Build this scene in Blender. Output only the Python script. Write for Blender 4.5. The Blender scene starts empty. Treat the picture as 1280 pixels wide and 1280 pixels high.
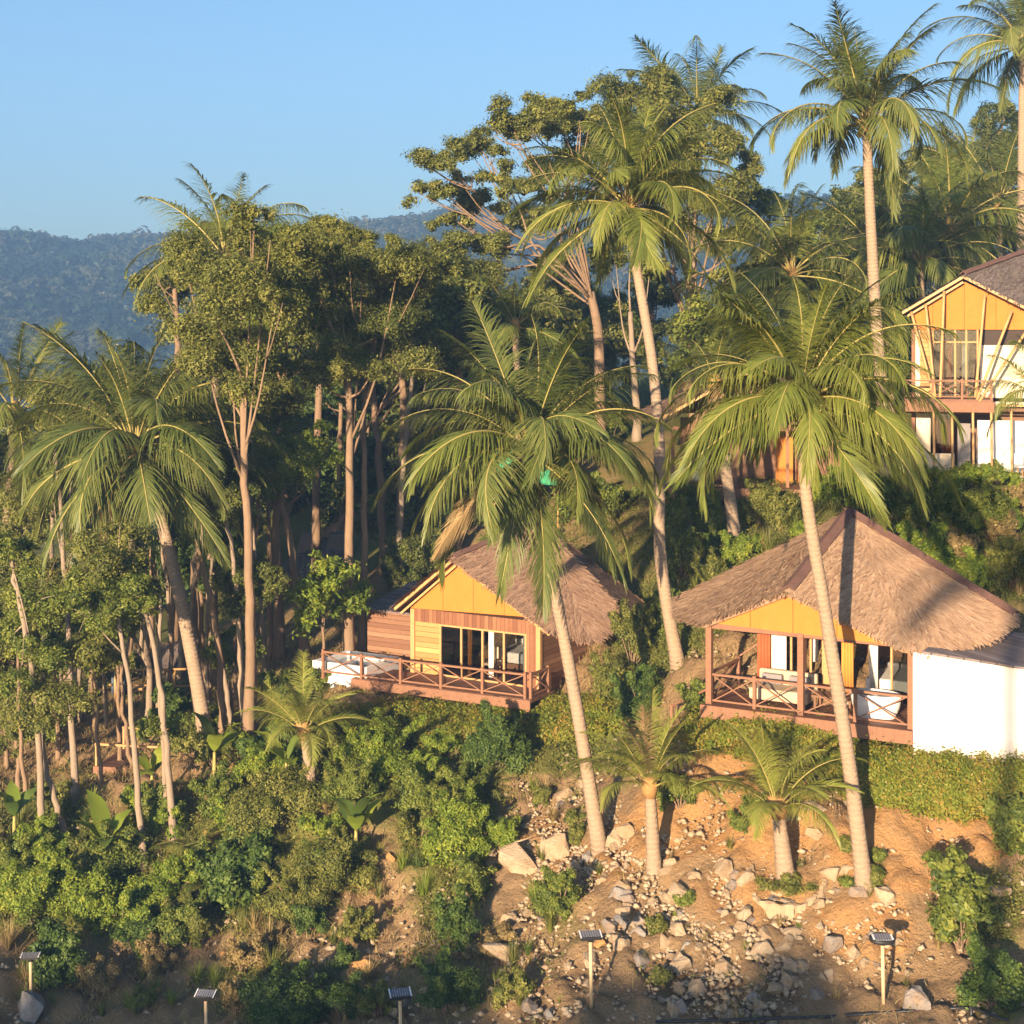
import bpy, bmesh, math, random
import numpy as np
from mathutils import Vector, Matrix
R = math.radians
rng = np.random.default_rng(7)
random.seed(7)
scene = bpy.context.scene
COL = scene.collection

# ------------------------------------------------------------------ camera
F = 2000.0            # focal length in pixels of the 1280 frame
HZ = 400.0            # pixel row of the horizon
CZ = 18.0             # camera height
cam_d = bpy.data.cameras.new('camera'); cam = bpy.data.objects.new('camera', cam_d); COL.objects.link(cam)
cam.location = (0, 0, CZ); cam.rotation_euler = (R(90), 0, 0)
cam_d.sensor_width = 36; cam_d.lens = 36 * F / 1280; cam_d.shift_y = -(640 - HZ) / 1280
cam_d.clip_start = .5; cam_d.clip_end = 6000
scene.camera = cam

def P(px, py, d):
    return np.array([(px - 640) / F * d, d, CZ - (py - HZ) / F * d])
def Q(px, py, z):
    return P(px, py, (CZ - z) * F / (py - HZ))
def proj(v):
    return 640 + F * v[..., 0] / v[..., 1], HZ + F * (CZ - v[..., 2]) / v[..., 1]

# ------------------------------------------------------------------ noise
_tab = np.random.default_rng(3).random((256, 256))
def vnoise(x, y):
    x = np.asarray(x, float); y = np.asarray(y, float)
    xi = np.floor(x).astype(int); yi = np.floor(y).astype(int); fx = x - xi; fy = y - yi
    fx = fx * fx * (3 - 2 * fx); fy = fy * fy * (3 - 2 * fy)
    a = _tab[xi & 255, yi & 255]; b = _tab[(xi + 1) & 255, yi & 255]
    c = _tab[xi & 255, (yi + 1) & 255]; d = _tab[(xi + 1) & 255, (yi + 1) & 255]
    return (a * (1 - fx) + b * fx) * (1 - fy) + (c * (1 - fx) + d * fx) * fy - .5
def fbm(x, y, o=4):
    s = 0; a = 1.
    for i in range(o):
        s = s + a * vnoise(x * 2 ** i + 17.3 * i, y * 2 ** i - 9.1 * i); a *= .5
    return s

# ------------------------------------------------------------------ terrain
ANCH = [(1110,1270,35.5),(1270,1275,35),(740,1272,36.5),(500,1290,38),(250,1290,40),(40,1285,42),(900,1280,35.5),
 (1083,1112,39),(985,1105,39.5),(818,1087,41),(750,1062,43),(620,1080,45),(450,1090,46.5),(300,1090,47.5),(100,1100,47.5),(0,1150,45.5),
 (600,1200,41),(300,1200,44),(100,1200,45),(850,1200,38),(1200,1180,37.5),(960,1180,38.2),
 (1200,1000,41.1),(1200,960,41.9),(1000,935,42.6),(880,930,44),(1020,1010,41.3),(880,1010,42.6),(1150,1060,40),(1270,1060,40),
 (600,960,49.5),(450,960,49.5),(700,935,50),(800,925,47.8),(690,1000,47),(560,905,52.5),(430,900,52.5),(690,890,52.5),
 (387,1000,48.5),(265,948,52),(215,1050,48.5),(180,1085,47.5),(55,1055,49),(95,1000,51),(120,965,55),(0,1000,52.5),(-150,1050,50),
 (435,830,58),(350,830,62),(200,860,66),(50,850,66),(-150,850,66),(400,725,82),(200,765,85),(0,765,85),
 (850,832,48.3),(920,685,56),(1200,595,64),(1200,725,52.5),(1400,800,46.5),(900,612,63),(800,725,60),(640,620,72),(520,700,70),
 (1050,600,63),(1400,590,64),(1270,700,54),(990,720,52.5),
 (700,560,85),(1100,450,90),(900,480,90),(1250,380,110),(1500,380,110),(500,560,110),(300,620,120),(50,650,120),(-300,650,120),(1060,850,45.5),(1000,840,47),(620,830,57),(700,800,58)]
A = np.array([P(*a) for a in ANCH])
A = np.vstack([A, [[-14,18,.6],[0,18,2.6],[12,18,3.4],[-14,-20,0],[0,-20,1.5],[14,-20,2],[-40,-60,-1],[40,-60,1],[-40,30,-1],[40,35,4.5],[0,-60,0]]])
def tps(r):
    r = np.maximum(r, 1e-6); return r * r * np.log(r)
_S = 20.
_p = A[:, :2] / _S
_K = tps(np.linalg.norm(_p[:, None] - _p[None], axis=2)) + np.eye(len(_p)) * .004
_Pm = np.hstack([np.ones((len(_p), 1)), _p])
_M = np.block([[_K, _Pm], [_Pm.T, np.zeros((3, 3))]])
_w = np.linalg.solve(_M, np.concatenate([A[:, 2], np.zeros(3)]))
def smooth(e0, e1, x):
    t = np.clip((x - e0) / (e1 - e0), 0, 1); return t * t * (3 - 2 * t)
def far_h(x, y):
    a = x / np.maximum(y, 60)
    ridge = CZ + 900 / F * (HZ - np.interp(a * F + 640, [-400,0,60,110,130,200,400,480,560,800,1000,1060,1200,1700],
                                            [296,304,310,314,306,306,300,288,274,262,258,262,274,282]))
    base = np.interp(y, [100,160,260,380], [4,-10,-22,-24]) + smooth(.05, .3, a) * np.interp(y, [100,160,300], [14,10,0])
    up = smooth(300, 930, y)
    h = base + (ridge - base) * up + fbm(x / 90, y / 90, 4) * 14 * up * (1 - smooth(800, 900, y))
    return h - smooth(940, 1300, y) * 60
def height(x, y):
    x = np.asarray(x, float); y = np.asarray(y, float); sh = x.shape
    q = np.stack([x.ravel(), y.ravel()], 1) / _S
    out = np.empty(len(q))
    for i in range(0, len(q), 20000):
        c = q[i:i + 20000]
        out[i:i + 20000] = tps(np.linalg.norm(c[:, None] - _p[None], axis=2)) @ _w[:-3] + _w[-3] + c @ _w[-2:]
    h = out.reshape(sh)
    h = np.clip(h, -8, 24)
    bump = fbm(x * .55, y * .55, 4) * .3 + fbm(x * .16, y * .16, 2) * .4
    flat = np.exp(-(((x - 8) / 5) ** 2 + ((y - 46) / 3.5) ** 2)) + np.exp(-(((x + .5) / 5) ** 2 + ((y - 56) / 4) ** 2))
    h = h + bump * (1 - .8 * np.clip(flat, 0, 1))
    w = smooth(100, 150, y) 
    w = np.maximum(w, smooth(60, 130, np.abs(x)))
    return h * (1 - w) + far_h(x, y) * w
_ds = np.arange(29, 220, .04)
def G(px, py):
    """point where the sight line of a pixel meets the ground"""
    x = (px - 640) / F * _ds; z = CZ - (py - HZ) / F * _ds
    hit = np.nonzero(z <= height(x, _ds))[0]
    i = hit[0] if len(hit) else len(_ds) - 1
    return np.array([x[i], _ds[i], z[i]])
def on_ground(x, y):
    return np.array([x, y, float(height(np.array([x]), np.array([y]))[0])])

# ------------------------------------------------------------------ materials
class N:
    def __init__(s, name):
        s.m = bpy.data.materials.new(name); s.m.use_nodes = True; s.t = s.m.node_tree
        s.t.nodes.clear(); s.out = s.t.nodes.new('ShaderNodeOutputMaterial')
    def n(s, typ, ins=None, **kw):
        nd = s.t.nodes.new(typ)
        for k, v in kw.items(): setattr(nd, k, v)
        for k, v in (ins or {}).items():
            if isinstance(v, bpy.types.NodeSocket): s.t.links.new(v, nd.inputs[k])
            else: nd.inputs[k].default_value = v
        return nd
    def ramp(s, fac, stops):
        nd = s.t.nodes.new('ShaderNodeValToRGB'); cr = nd.color_ramp
        while len(cr.elements) < len(stops): cr.elements.new(.5)
        for e, (p, c) in zip(cr.elements, stops): e.position = p; e.color = (*c, 1)
        s.t.links.new(fac, nd.inputs[0]); return nd.outputs[0]
    def mix(s, fac, a, b):
        nd = s.n('ShaderNodeMix', data_type='RGBA')
        for k, v in ((0, fac), (6, a), (7, b)):
            if isinstance(v, bpy.types.NodeSocket): s.t.links.new(v, nd.inputs[k])
            else: nd.inputs[k].default_value = v if k == 0 else (*v, 1)
        return nd.outputs[2]
    def noise(s, scale, detail=4, vec=None, rough=.6):
        ins = {'Scale': scale, 'Detail': detail, 'Roughness': rough}
        if vec is not None: ins['Vector'] = vec
        return s.n('ShaderNodeTexNoise', ins).outputs[0]
    def obj(s, scale=(1, 1, 1)):
        tc = s.n('ShaderNodeTexCoord'); mp = s.n('ShaderNodeMapping', {'Vector': tc.outputs['Object'], 'Scale': scale}); return mp.outputs[0]
    def gen(s, scale=(1, 1, 1)):
        tc = s.n('ShaderNodeTexCoord'); mp = s.n('ShaderNodeMapping', {'Vector': tc.outputs['Generated'], 'Scale': scale}); return mp.outputs[0]
    def attr(s, name):
        return s.n('ShaderNodeAttribute', attribute_name=name)
    def bump(s, h, strength=.5, dist=.05):
        return s.n('ShaderNodeBump', {'Height': h, 'Strength': strength, 'Distance': dist}).outputs[0]
    def pbr(s, col, rough=.8, normal=None, spec=.3, metal=0.):
        ins = {'Roughness': rough, 'Specular IOR Level': spec, 'Metallic': metal}
        ins['Base Color'] = col if isinstance(col, bpy.types.NodeSocket) else (*col, 1)
        if normal is not None: ins['Normal'] = normal
        return s.n('ShaderNodeBsdfPrincipled', ins).outputs[0]
    def done(s, sh):
        s.t.links.new(sh, s.out.inputs[0]); return s.m

def leaf_mat(name, c0, c1, c2, tr=.3, rough=.55):
    m = N(name); t = m.attr('tone').outputs['Fac']
    col = m.ramp(t, [(0, c0), (.5, c1), (1, c2)])
    pr = m.pbr(col, rough, spec=.25)
    tl = m.n('ShaderNodeBsdfTranslucent', {'Color': m.mix(.5, col, (c2[0] * 1.2, c2[1] * 1.2, c2[2] * .6))}).outputs[0]
    return m.done(m.n('ShaderNodeMixShader', {0: tr, 1: pr, 2: tl}).outputs[0])
def wood_mat(name, c0, c1, scale=(1, 1, 9), rough=.7, planks=None):
    m = N(name)
    v = m.obj(scale)
    n1 = m.noise(2.2, 5, v); n2 = m.noise(9, 3, m.obj())
    col = m.mix(n1, c0, c1)
    col = m.mix(m.n('ShaderNodeMath', {0: n2, 1: .5}, operation='MULTIPLY').outputs[0], col, (c0[0] * .45, c0[1] * .45, c0[2] * .5))
    h = n1
    if planks:
        ax, w = planks            # axis across which the boards repeat, board width
        sep = m.n('ShaderNodeSeparateXYZ', {0: m.obj()}).outputs[ax]
        q = m.n('ShaderNodeMath', {0: sep, 1: w}, operation='DIVIDE').outputs[0]
        fl = m.n('ShaderNodeMath', {0: q}, operation='FLOOR').outputs[0]
        wn = m.n('ShaderNodeTexWhiteNoise', {'W': fl}, noise_dimensions='1D').outputs[0]
        col = m.mix(m.n('ShaderNodeMath', {0: wn, 1: .75}, operation='MULTIPLY').outputs[0], col, (c0[0] * .5, c0[1] * .42, c0[2] * .4))
        fr = m.n('ShaderNodeMath', {0: q}, operation='FRACT').outputs[0]
        gap = m.n('ShaderNodeMath', {0: fr, 1: .07}, operation='LESS_THAN').outputs[0]
        col = m.mix(gap, col, (.02, .012, .008))
    return m.done(m.pbr(col, rough, m.bump(h, .3, .02)))
def plain_mat(name, c, rough=.7, var=.25, scale=3., spec=.3, metal=0.):
    m = N(name); n1 = m.noise(scale, 6, m.obj())
    col = m.mix(n1, tuple(x * (1 - var) for x in c), tuple(min(1, x * (1 + var)) for x in c))
    return m.done(m.pbr(col, rough, m.bump(n1, .15, .02), spec, metal))

M = {}
M['leaf_dark'] = leaf_mat('leaf_dark', (.04, .058, .015), (.105, .128, .028), (.2, .21, .045), .25)
M['leaf_mid'] = leaf_mat('leaf_mid', (.055, .085, .017), (.145, .185, .032), (.26, .28, .055), .3)
M['leaf_olive'] = leaf_mat('leaf_olive', (.06, .076, .018), (.155, .172, .036), (.28, .27, .066), .3)
M['leaf_lime'] = leaf_mat('leaf_lime', (.08, .13, .02), (.18, .25, .03), (.33, .36, .05), .35)
M['leaf_deep'] = leaf_mat('leaf_deep', (.03, .058, .014), (.075, .125, .024), (.15, .2, .038), .25)
M['leaf_hedge'] = leaf_mat('leaf_hedge', (.08, .125, .018), (.19, .225, .026), (.34, .22, .05), .3)
M['leaf_dry'] = leaf_mat('leaf_dry', (.13, .1, .04), (.27, .2, .08), (.42, .32, .14), .25)
M['leaf_far'] = leaf_mat('leaf_far', (.012, .028, .014), (.032, .054, .026), (.09, .09, .05), .15)
M['palm_green'] = leaf_mat('palm_green', (.045, .07, .018), (.115, .145, .034), (.235, .24, .075), .3, .42)
M['palm_lime'] = leaf_mat('palm_lime', (.065, .095, .02), (.15, .182, .034), (.29, .29, .075), .33, .42)
M['palm_young'] = leaf_mat('palm_young', (.1, .135, .025), (.22, .25, .045), (.38, .38, .1), .38, .42)
M['palm_dead'] = leaf_mat('palm_dead', (.16, .10, .05), (.3, .2, .09), (.42, .31, .16), .3)
M['rachis'] = plain_mat('rachis', (.32, .27, .085), .5)
M['coconut'] = plain_mat('coconut', (.38, .3, .05), .45)
M['sheath'] = plain_mat('sheath', (.34, .19, .07), .9, .5, 14)
def palm_bark():
    m = N('palm_bark'); g = m.obj()
    w = m.n('ShaderNodeTexWave', {'Vector': g, 'Scale': 2.3, 'Distortion': 5, 'Detail': 3, 'Detail Scale': 2}, wave_type='BANDS', bands_direction='Z').outputs[1]
    n1 = m.noise(1.3, 8, g, .75); n2 = m.noise(14, 5, m.obj((1, 1, .5)), .7)
    col = m.mix(n1, (.2, .135, .09), (.36, .26, .175))
    col = m.mix(m.n('ShaderNodeMath', {0: w, 1: .2}, operation='MULTIPLY').outputs[0], col, (.12, .08, .055))
    col = m.mix(m.n('ShaderNodeMath', {0: n2, 1: .5}, operation='MULTIPLY').outputs[0], col, (.4, .32, .23))
    return m.done(m.pbr(col, .9, m.bump(w, .5, .03), .15))
M['palm_bark'] = palm_bark()
def tree_bark(name, a, b, c):
    m = N(name); n1 = m.noise(1.6, 6, m.obj((1, 1, .3))); n2 = m.noise(14, 4, m.obj((1, 1, .25)))
    col = m.mix(n1, a, b)
    col = m.mix(m.n('ShaderNodeMath', {0: n2, 1: .6}, operation='MULTIPLY').outputs[0], col, c)
    return m.done(m.pbr(col, .9, m.bump(n2, .6, .03), .15))
M['bark'] = tree_bark('bark', (.2, .13, .08), (.36, .25, .16), (.09, .06, .04))
M['bark_pale'] = tree_bark('bark_pale', (.24, .18, .125), (.38, .3, .22), (.13, .095, .07))
def thatch(name, c0, c1, c2):
    m = N(name); t = m.attr('tone').outputs['Fac']
    n1 = m.noise(1.1, 5, m.obj()); 
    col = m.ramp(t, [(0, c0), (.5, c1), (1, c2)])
    col = m.mix(m.n('ShaderNodeMath', {0: n1, 1: .5}, operation='MULTIPLY').outputs[0], col, tuple(x * .6 for x in c0))
    return m.done(m.pbr(col, .9, None, .12))
M['thatch'] = thatch('thatch', (.26, .16, .1), (.46, .3, .19), (.62, .44, .29))
M['thatch_old'] = thatch('thatch_old', (.22, .13, .085), (.38, .24, .16), (.52, .36, .24))
M['thatch_grey'] = thatch('thatch_grey', (.12, .095, .085), (.2, .16, .14), (.3, .24, .2))
M['ridge_cap'] = plain_mat('ridge_cap', (.13, .07, .055), .85, .35, 9)
def orange_panel():
    m = N('orange_panel'); v = m.obj()
    b = m.n('ShaderNodeTexChecker', {'Vector': m.obj(), 'Scale': 26}).outputs[1]
    n1 = m.noise(2.5, 5, v)
    col = m.mix(n1, (.42, .15, .024), (.52, .205, .045))
    col = m.mix(m.n('ShaderNodeMath', {0: b, 1: .12}, operation='MULTIPLY').outputs[0], col, (.34, .12, .015))
    sx = m.n('ShaderNodeSeparateXYZ', {0: v}).outputs[0]
    fr = m.n('ShaderNodeMath', {0: m.n('ShaderNodeMath', {0: sx, 1: 1.22}, operation='DIVIDE').outputs[0]}, operation='FRACT').outputs[0]
    col = m.mix(m.n('ShaderNodeMath', {0: fr, 1: .02}, operation='LESS_THAN').outputs[0], col, (.2, .08, .015))
    n3 = m.noise(1.1, 8, m.obj((1, 1, .35)), .75)
    col = m.mix(m.n('ShaderNodeMapRange', {0: n3, 1: .55, 2: .8, 4: .6}).outputs[0], col, (.25, .1, .02))
    return m.done(m.pbr(col, .75, m.bump(b, .25, .01), .2))
M['orange_panel'] = orange_panel()
M['timber'] = wood_mat('timber', (.19, .085, .048), (.35, .185, .105))
M['timber_long'] = wood_mat('timber_long', (.19, .085, .048), (.35, .185, .105), (9, 1, 1))
M['timber_light'] = wood_mat('timber_light', (.46, .25, .1), (.62, .36, .16))
M['deck'] = wood_mat('deck', (.17, .08, .05), (.3, .15, .09), (1, 6, 1), .7, (1, .13))
M['planks'] = wood_mat('planks', (.24, .12, .07), (.46, .26, .15), (1, 1, 7), .75, (2, .17))
M['planks_v'] = wood_mat('planks_v', (.24, .1, .05), (.42, .2, .1), (7, 7, 1), .75, (0, .16))
M['planks_light'] = wood_mat('planks_light', (.55, .3, .1), (.66, .4, .16), (1, 1, 7), .75, (2, .18))
M['planks_grey'] = wood_mat('planks_grey', (.2, .16, .15), (.32, .27, .25), (1, 6, 1), .8, (1, .2))
M['bamboo'] = wood_mat('bamboo', (.46, .26, .1), (.66, .42, .18), (8, 8, .6), .5)
M['white_wall'] = plain_mat('white_wall', (.74, .72, .69), .85, .12, .9)
def stained_wall():
    m = N('white_wall'); v = m.obj(); n1 = m.noise(.9, 6, v); n2 = m.noise(3.5, 8, m.obj((1, 1, .25)), .7)
    z = m.n('ShaderNodeSeparateXYZ', {0: v}).outputs[2]
    low = m.n('ShaderNodeMapRange', {0: m.n('ShaderNodeMath', {0: z, 1: n2}, operation='SUBTRACT').outputs[0], 1: -.75, 2: -1.35}).outputs[0]
    col = m.mix(n1, (.66, .64, .61), (.8, .78, .75))
    col = m.mix(m.n('ShaderNodeMath', {0: low, 1: .75}, operation='MULTIPLY').outputs[0], col, (.42, .33, .24))
    col = m.mix(m.n('ShaderNodeMapRange', {0: n2, 1: .58, 2: .8, 4: .35}).outputs[0], col, (.5, .46, .41))
    return m.done(m.pbr(col, .85, m.bump(n2, .15, .02), .2))
M['white_wall'] = stained_wall()
M['cream_wall'] = plain_mat('cream_wall', (.7, .58, .42), .85, .1, 1.6)
M['white_fabric'] = plain_mat('white_fabric', (.75, .72, .68), .9, .08, 5)
M['tub_white'] = plain_mat('tub_white', (.75, .72, .7), .35, .06, 3, .5)
M['beige_fabric'] = plain_mat('beige_fabric', (.5, .38, .26), .95, .2, 6)
M['grey_fabric'] = plain_mat('grey_fabric', (.22, .2, .2), .9, .25, 5)
M['dark_inside'] = plain_mat('dark_inside', (.05, .035, .028), .8)
M['inside_wood'] = wood_mat('inside_wood', (.16, .08, .045), (.28, .15, .08))
M['red_curtain'] = plain_mat('red_curtain', (.42, .1, .04), .9, .2, 5)
M['orange_cloth'] = plain_mat('orange_cloth', (.6, .24, .05), .9, .2, 5)
M['blue_post'] = plain_mat('blue_post', (.4, .45, .5), .7)
M['black_metal'] = plain_mat('black_metal', (.02, .02, .022), .45, .2, 5, .5)
M['lamp_pole'] = plain_mat('lamp_pole', (.52, .38, .22), .6, .2, 4)
M['rubber'] = plain_mat('rubber', (.03, .03, .03), .7)
M['paint_white'] = plain_mat('paint_white', (.75, .74, .74), .35, .05, 3, .5)
M['paint_dark'] = plain_mat('paint_dark', (.05, .05, .06), .35, .1, 3, .5)
M['net_green'] = plain_mat('net_green', (.05, .3, .16), .8, .3, 7)
M['water'] = plain_mat('water', (.3, .36, .42), .1, .1, 4, .5)
M['tarp'] = plain_mat('tarp', (.09, .12, .17), .6, .3, 3)
def solar():
    m = N('solar_cell'); b = m.n('ShaderNodeTexBrick', {'Vector': m.obj((9, 9, 9)), 'Color1': (.012, .014, .03, 1), 'Color2': (.018, .02, .04, 1), 'Mortar': (.4, .4, .42, 1), 'Mortar Size': .035, 'Scale': 1.}, offset=0.).outputs[0]
    return m.done(m.pbr(b, .25, None, .5))
M['solar'] = solar()
def glass():
    m = N('window_glass')
    tr = m.n('ShaderNodeBsdfTransparent', {'Color': (.62, .64, .64, 1)}).outputs[0]
    gl = m.n('ShaderNodeBsdfGlossy', {'Color': (.9, .9, .9, 1), 'Roughness': .03}).outputs[0]
    fr = m.n('ShaderNodeFresnel', {'IOR': 1.6}).outputs[0]
    return m.done(m.n('ShaderNodeMixShader', {0: fr, 1: tr, 2: gl}).outputs[0])
M['glass'] = glass()
def rock(name, c0, c1):
    m = N(name); n1 = m.noise(2.2, 8, m.obj()); n2 = m.noise(11, 6, m.obj())
    oi = m.n('ShaderNodeObjectInfo').outputs['Random']
    col = m.mix(n1, c0, c1); col = m.mix(m.n('ShaderNodeMapRange', {0: m.noise(1.1, 7, m.obj(), .7), 1: .45, 2: .7}).outputs[0], col, (.3, .19, .1)); col = m.mix(m.n('ShaderNodeMath', {0: oi, 1: .5}, operation='MULTIPLY').outputs[0], col, (.33, .2, .1))
    col = m.mix(m.n('ShaderNodeMath', {0: n2, 1: .45}, operation='MULTIPLY').outputs[0], col, tuple(x * .45 for x in c0))
    return m.done(m.pbr(col, .9, m.bump(n2, .8, .06), .15))
M['rock'] = rock('rock', (.4, .31, .21), (.58, .48, .34))
M['rock_grey'] = rock('rock_grey', (.22, .22, .22), (.38, .37, .36))
M['rock_orange'] = rock('rock_orange', (.45, .22, .07), (.58, .34, .14))
def ground():
    m = N('ground'); a = m.attr('mask'); sep = m.n('ShaderNodeSeparateColor', {0: a.outputs['Color']})
    v = m.obj()
    big = m.noise(.35, 6, v); mid = m.noise(1.7, 8, v, .65); fine = m.noise(9, 6, v, .7); vfine = m.noise(40, 3, v)
    dirt = m.mix(big, (.4, .205, .072), (.55, .335, .145)); dirt = m.mix(m.n('ShaderNodeMath', {0: fine, 1: .75}, operation='MULTIPLY').outputs[0], dirt, (.24, .125, .055)); dirt = m.mix(m.n('ShaderNodeMapRange', {0: mid, 1: .5, 2: .68, 4: .8}).outputs[0], dirt, (.3, .19, .095))
    dry = m.mix(mid, (.24, .15, .075), (.44, .3, .16)); dry = m.mix(m.n('ShaderNodeMath', {0: vfine, 1: .5}, operation='MULTIPLY').outputs[0], dry, (.14, .09, .05))
    grn = m.mix(mid, (.06, .08, .018), (.17, .18, .035)); grn = m.mix(m.n('ShaderNodeMath', {0: fine, 1: .5}, operation='MULTIPLY').outputs[0], grn, (.2, .15, .06))
    def th(chan, k):
        s = m.n('ShaderNodeMath', {0: chan, 1: m.n('ShaderNodeMath', {0: mid, 1: .9}, operation='MULTIPLY_ADD').outputs[0]}, operation='ADD')
        s.inputs[1].links[0].from_node.inputs[2].default_value = -.45
        return m.n('ShaderNodeMapRange', {0: s.outputs[0], 1: .5 - k, 2: .5 + k}).outputs[0]
    col = m.mix(th(sep.outputs[1], .12), dry, dirt)
    col = m.mix(th(sep.outputs[0], .15), col, grn)
    h = m.n('ShaderNodeMath', {0: mid, 1: fine}, operation='ADD').outputs[0]
    return m.done(m.pbr(col, .95, m.bump(h, .9, .12), .1))
M['ground'] = ground()

# ------------------------------------------------------------------ mesh helpers
def raw_mesh(name, V, Fc, nper, tone=None, mats=(), midx=None, smooth_=False):
    me = bpy.data.meshes.new(name)
    V = np.asarray(V, np.float32); Fc = np.asarray(Fc, np.int32)
    me.vertices.add(len(V)); me.vertices.foreach_set('co', V.ravel())
    nf = len(Fc); me.loops.add(nf * nper); me.loops.foreach_set('vertex_index', Fc.ravel())
    me.polygons.add(nf); me.polygons.foreach_set('loop_start', np.arange(0, nf * nper, nper, dtype=np.int32))
    if midx is not None: me.polygons.foreach_set('material_index', np.asarray(midx, np.int32))
    if smooth_: me.polygons.foreach_set('use_smooth', np.ones(nf, bool))
    me.update(calc_edges=True)
    if tone is not None:
        at = me.attributes.new('tone', 'FLOAT', 'POINT'); at.data.foreach_set('value', np.asarray(tone, np.float32))
    for k in mats: me.materials.append(M[k])
    return me
class MB:
    def __init__(s): s.v = []; s.f = []; s.t = []; s.sm = []
    def add(s, vs, fs, tone=.5, sm=False):
        o = len(s.v); s.v += [tuple(map(float, v)) for v in vs]; s.f += [tuple(o + i for i in f) for f in fs]
        s.t += [tone] * len(vs); s.sm += [sm] * len(fs)
    def box(s, x0, x1, y0, y1, z0, z1, tone=.5):
        s.add([(x0,y0,z0),(x1,y0,z0),(x1,y1,z0),(x0,y1,z0),(x0,y0,z1),(x1,y0,z1),(x1,y1,z1),(x0,y1,z1)],
              [(3,2,1,0),(4,5,6,7),(0,1,5,4),(1,2,6,5),(2,3,7,6),(3,0,4,7)], tone)
    def bar(s, a, b, w, h=None, tone=.5):
        a = np.array(a, float); b = np.array(b, float); h = h or w
        d = b - a; d /= np.linalg.norm(d); up = np.array([0, 0, 1.]) if abs(d[2]) < .95 else np.array([0, 1., 0])
        x = np.cross(d, up); x /= np.linalg.norm(x); y = np.cross(x, d)
        c = [(-1,-1),(1,-1),(1,1),(-1,1)]
        vs = [a + x*w/2*i + y*h/2*j for i, j in c] + [b + x*w/2*i + y*h/2*j for i, j in c]
        s.add(vs, [(0,1,2,3),(7,6,5,4),(0,4,5,1),(1,5,6,2),(2,6,7,3),(3,7,4,0)], tone)
    def tube(s, pts, rad, n=8, tone=.5, caps=True):
        pts = np.array(pts, float); k = len(pts)
        rad = np.broadcast_to(np.array(rad, float), (k,))
        T = np.gradient(pts, axis=0); T /= np.linalg.norm(T, axis=1)[:, None] + 1e-9
        ref = np.array([1., 0, 0]) if abs(T[0][0]) < .9 else np.array([0, 1., 0])
        vs = []
        for i in range(k):
            x = ref - T[i] * ref.dot(T[i]); x /= np.linalg.norm(x); ref = x; y = np.cross(T[i], x)
            for j in range(n):
                a = 2 * math.pi * j / n; vs.append(pts[i] + rad[i] * (math.cos(a) * x + math.sin(a) * y))
        fs = [(i*n+j, i*n+(j+1)%n, (i+1)*n+(j+1)%n, (i+1)*n+j) for i in range(k-1) for j in range(n)]
        if caps: fs += [tuple(range(n-1, -1, -1)), tuple((k-1)*n + j for j in range(n))]
        s.add(vs, fs, tone, True)
    def poly_prism(s, pts, off, tone=.5):
        n = len(pts); pts = [np.array(p, float) for p in pts]; off = np.array(off, float)
        s.add(pts + [p + off for p in pts], [tuple(range(n-1,-1,-1)), tuple(range(n, 2*n))] + [(i, (i+1)%n, n+(i+1)%n, n+i) for i in range(n)], tone)
    def ellipsoid(s, c, r, n=12, m=8, z0=-1., tone=.5):
        vs = []; fs = []
        for i in range(m + 1):
            ph = math.asin(z0) + (math.pi/2 - math.asin(z0)) * i / m
            for j in range(n):
                a = 2*math.pi*j/n; vs.append((c[0]+r[0]*math.cos(ph)*math.cos(a), c[1]+r[1]*math.cos(ph)*math.sin(a), c[2]+r[2]*math.sin(ph)))
        fs = [(i*n+j, i*n+(j+1)%n, (i+1)*n+(j+1)%n, (i+1)*n+j) for i in range(m) for j in range(n)]
        fs.append(tuple(range(n-1,-1,-1)))
        s.add(vs, fs, tone, True)
    def mesh(s, name, mat):
        me = bpy.data.meshes.new(name); me.from_pydata(s.v, [], s.f)
        me.polygons.foreach_set('use_smooth', s.sm); me.update()
        at = me.attributes.new('tone', 'FLOAT', 'POINT'); at.data.foreach_set('value', np.array(s.t, np.float32))
        me.materials.append(M[mat]); return me
    def build(s, name, mat, parent=None, bevel=0.):
        o = link(name, s.mesh(name, mat), parent)
        if bevel:
            b = o.modifiers.new('bevel', 'BEVEL'); b.width = bevel; b.segments = 2; b.limit_method = 'ANGLE'
        return o
def link(name, me, parent=None):
    o = bpy.data.objects.new(name, me); COL.objects.link(o)
    if parent is not None: o.parent = parent
    return o
def tag(o, label=None, cat=None, group=None, kind=None):
    if label: o['label'] = label
    if cat: o['category'] = cat
    if group: o['group'] = group
    if kind: o['kind'] = kind
    return o
def thing(name, label, cat, loc=(0, 0, 0), rz=0., group=None):
    o = bpy.data.objects.new(name, None); COL.objects.link(o); o.empty_display_size = .2
    o.location = tuple(map(float, loc)); o.rotation_euler = (0, 0, rz)
    return tag(o, label, cat, group)

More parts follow.
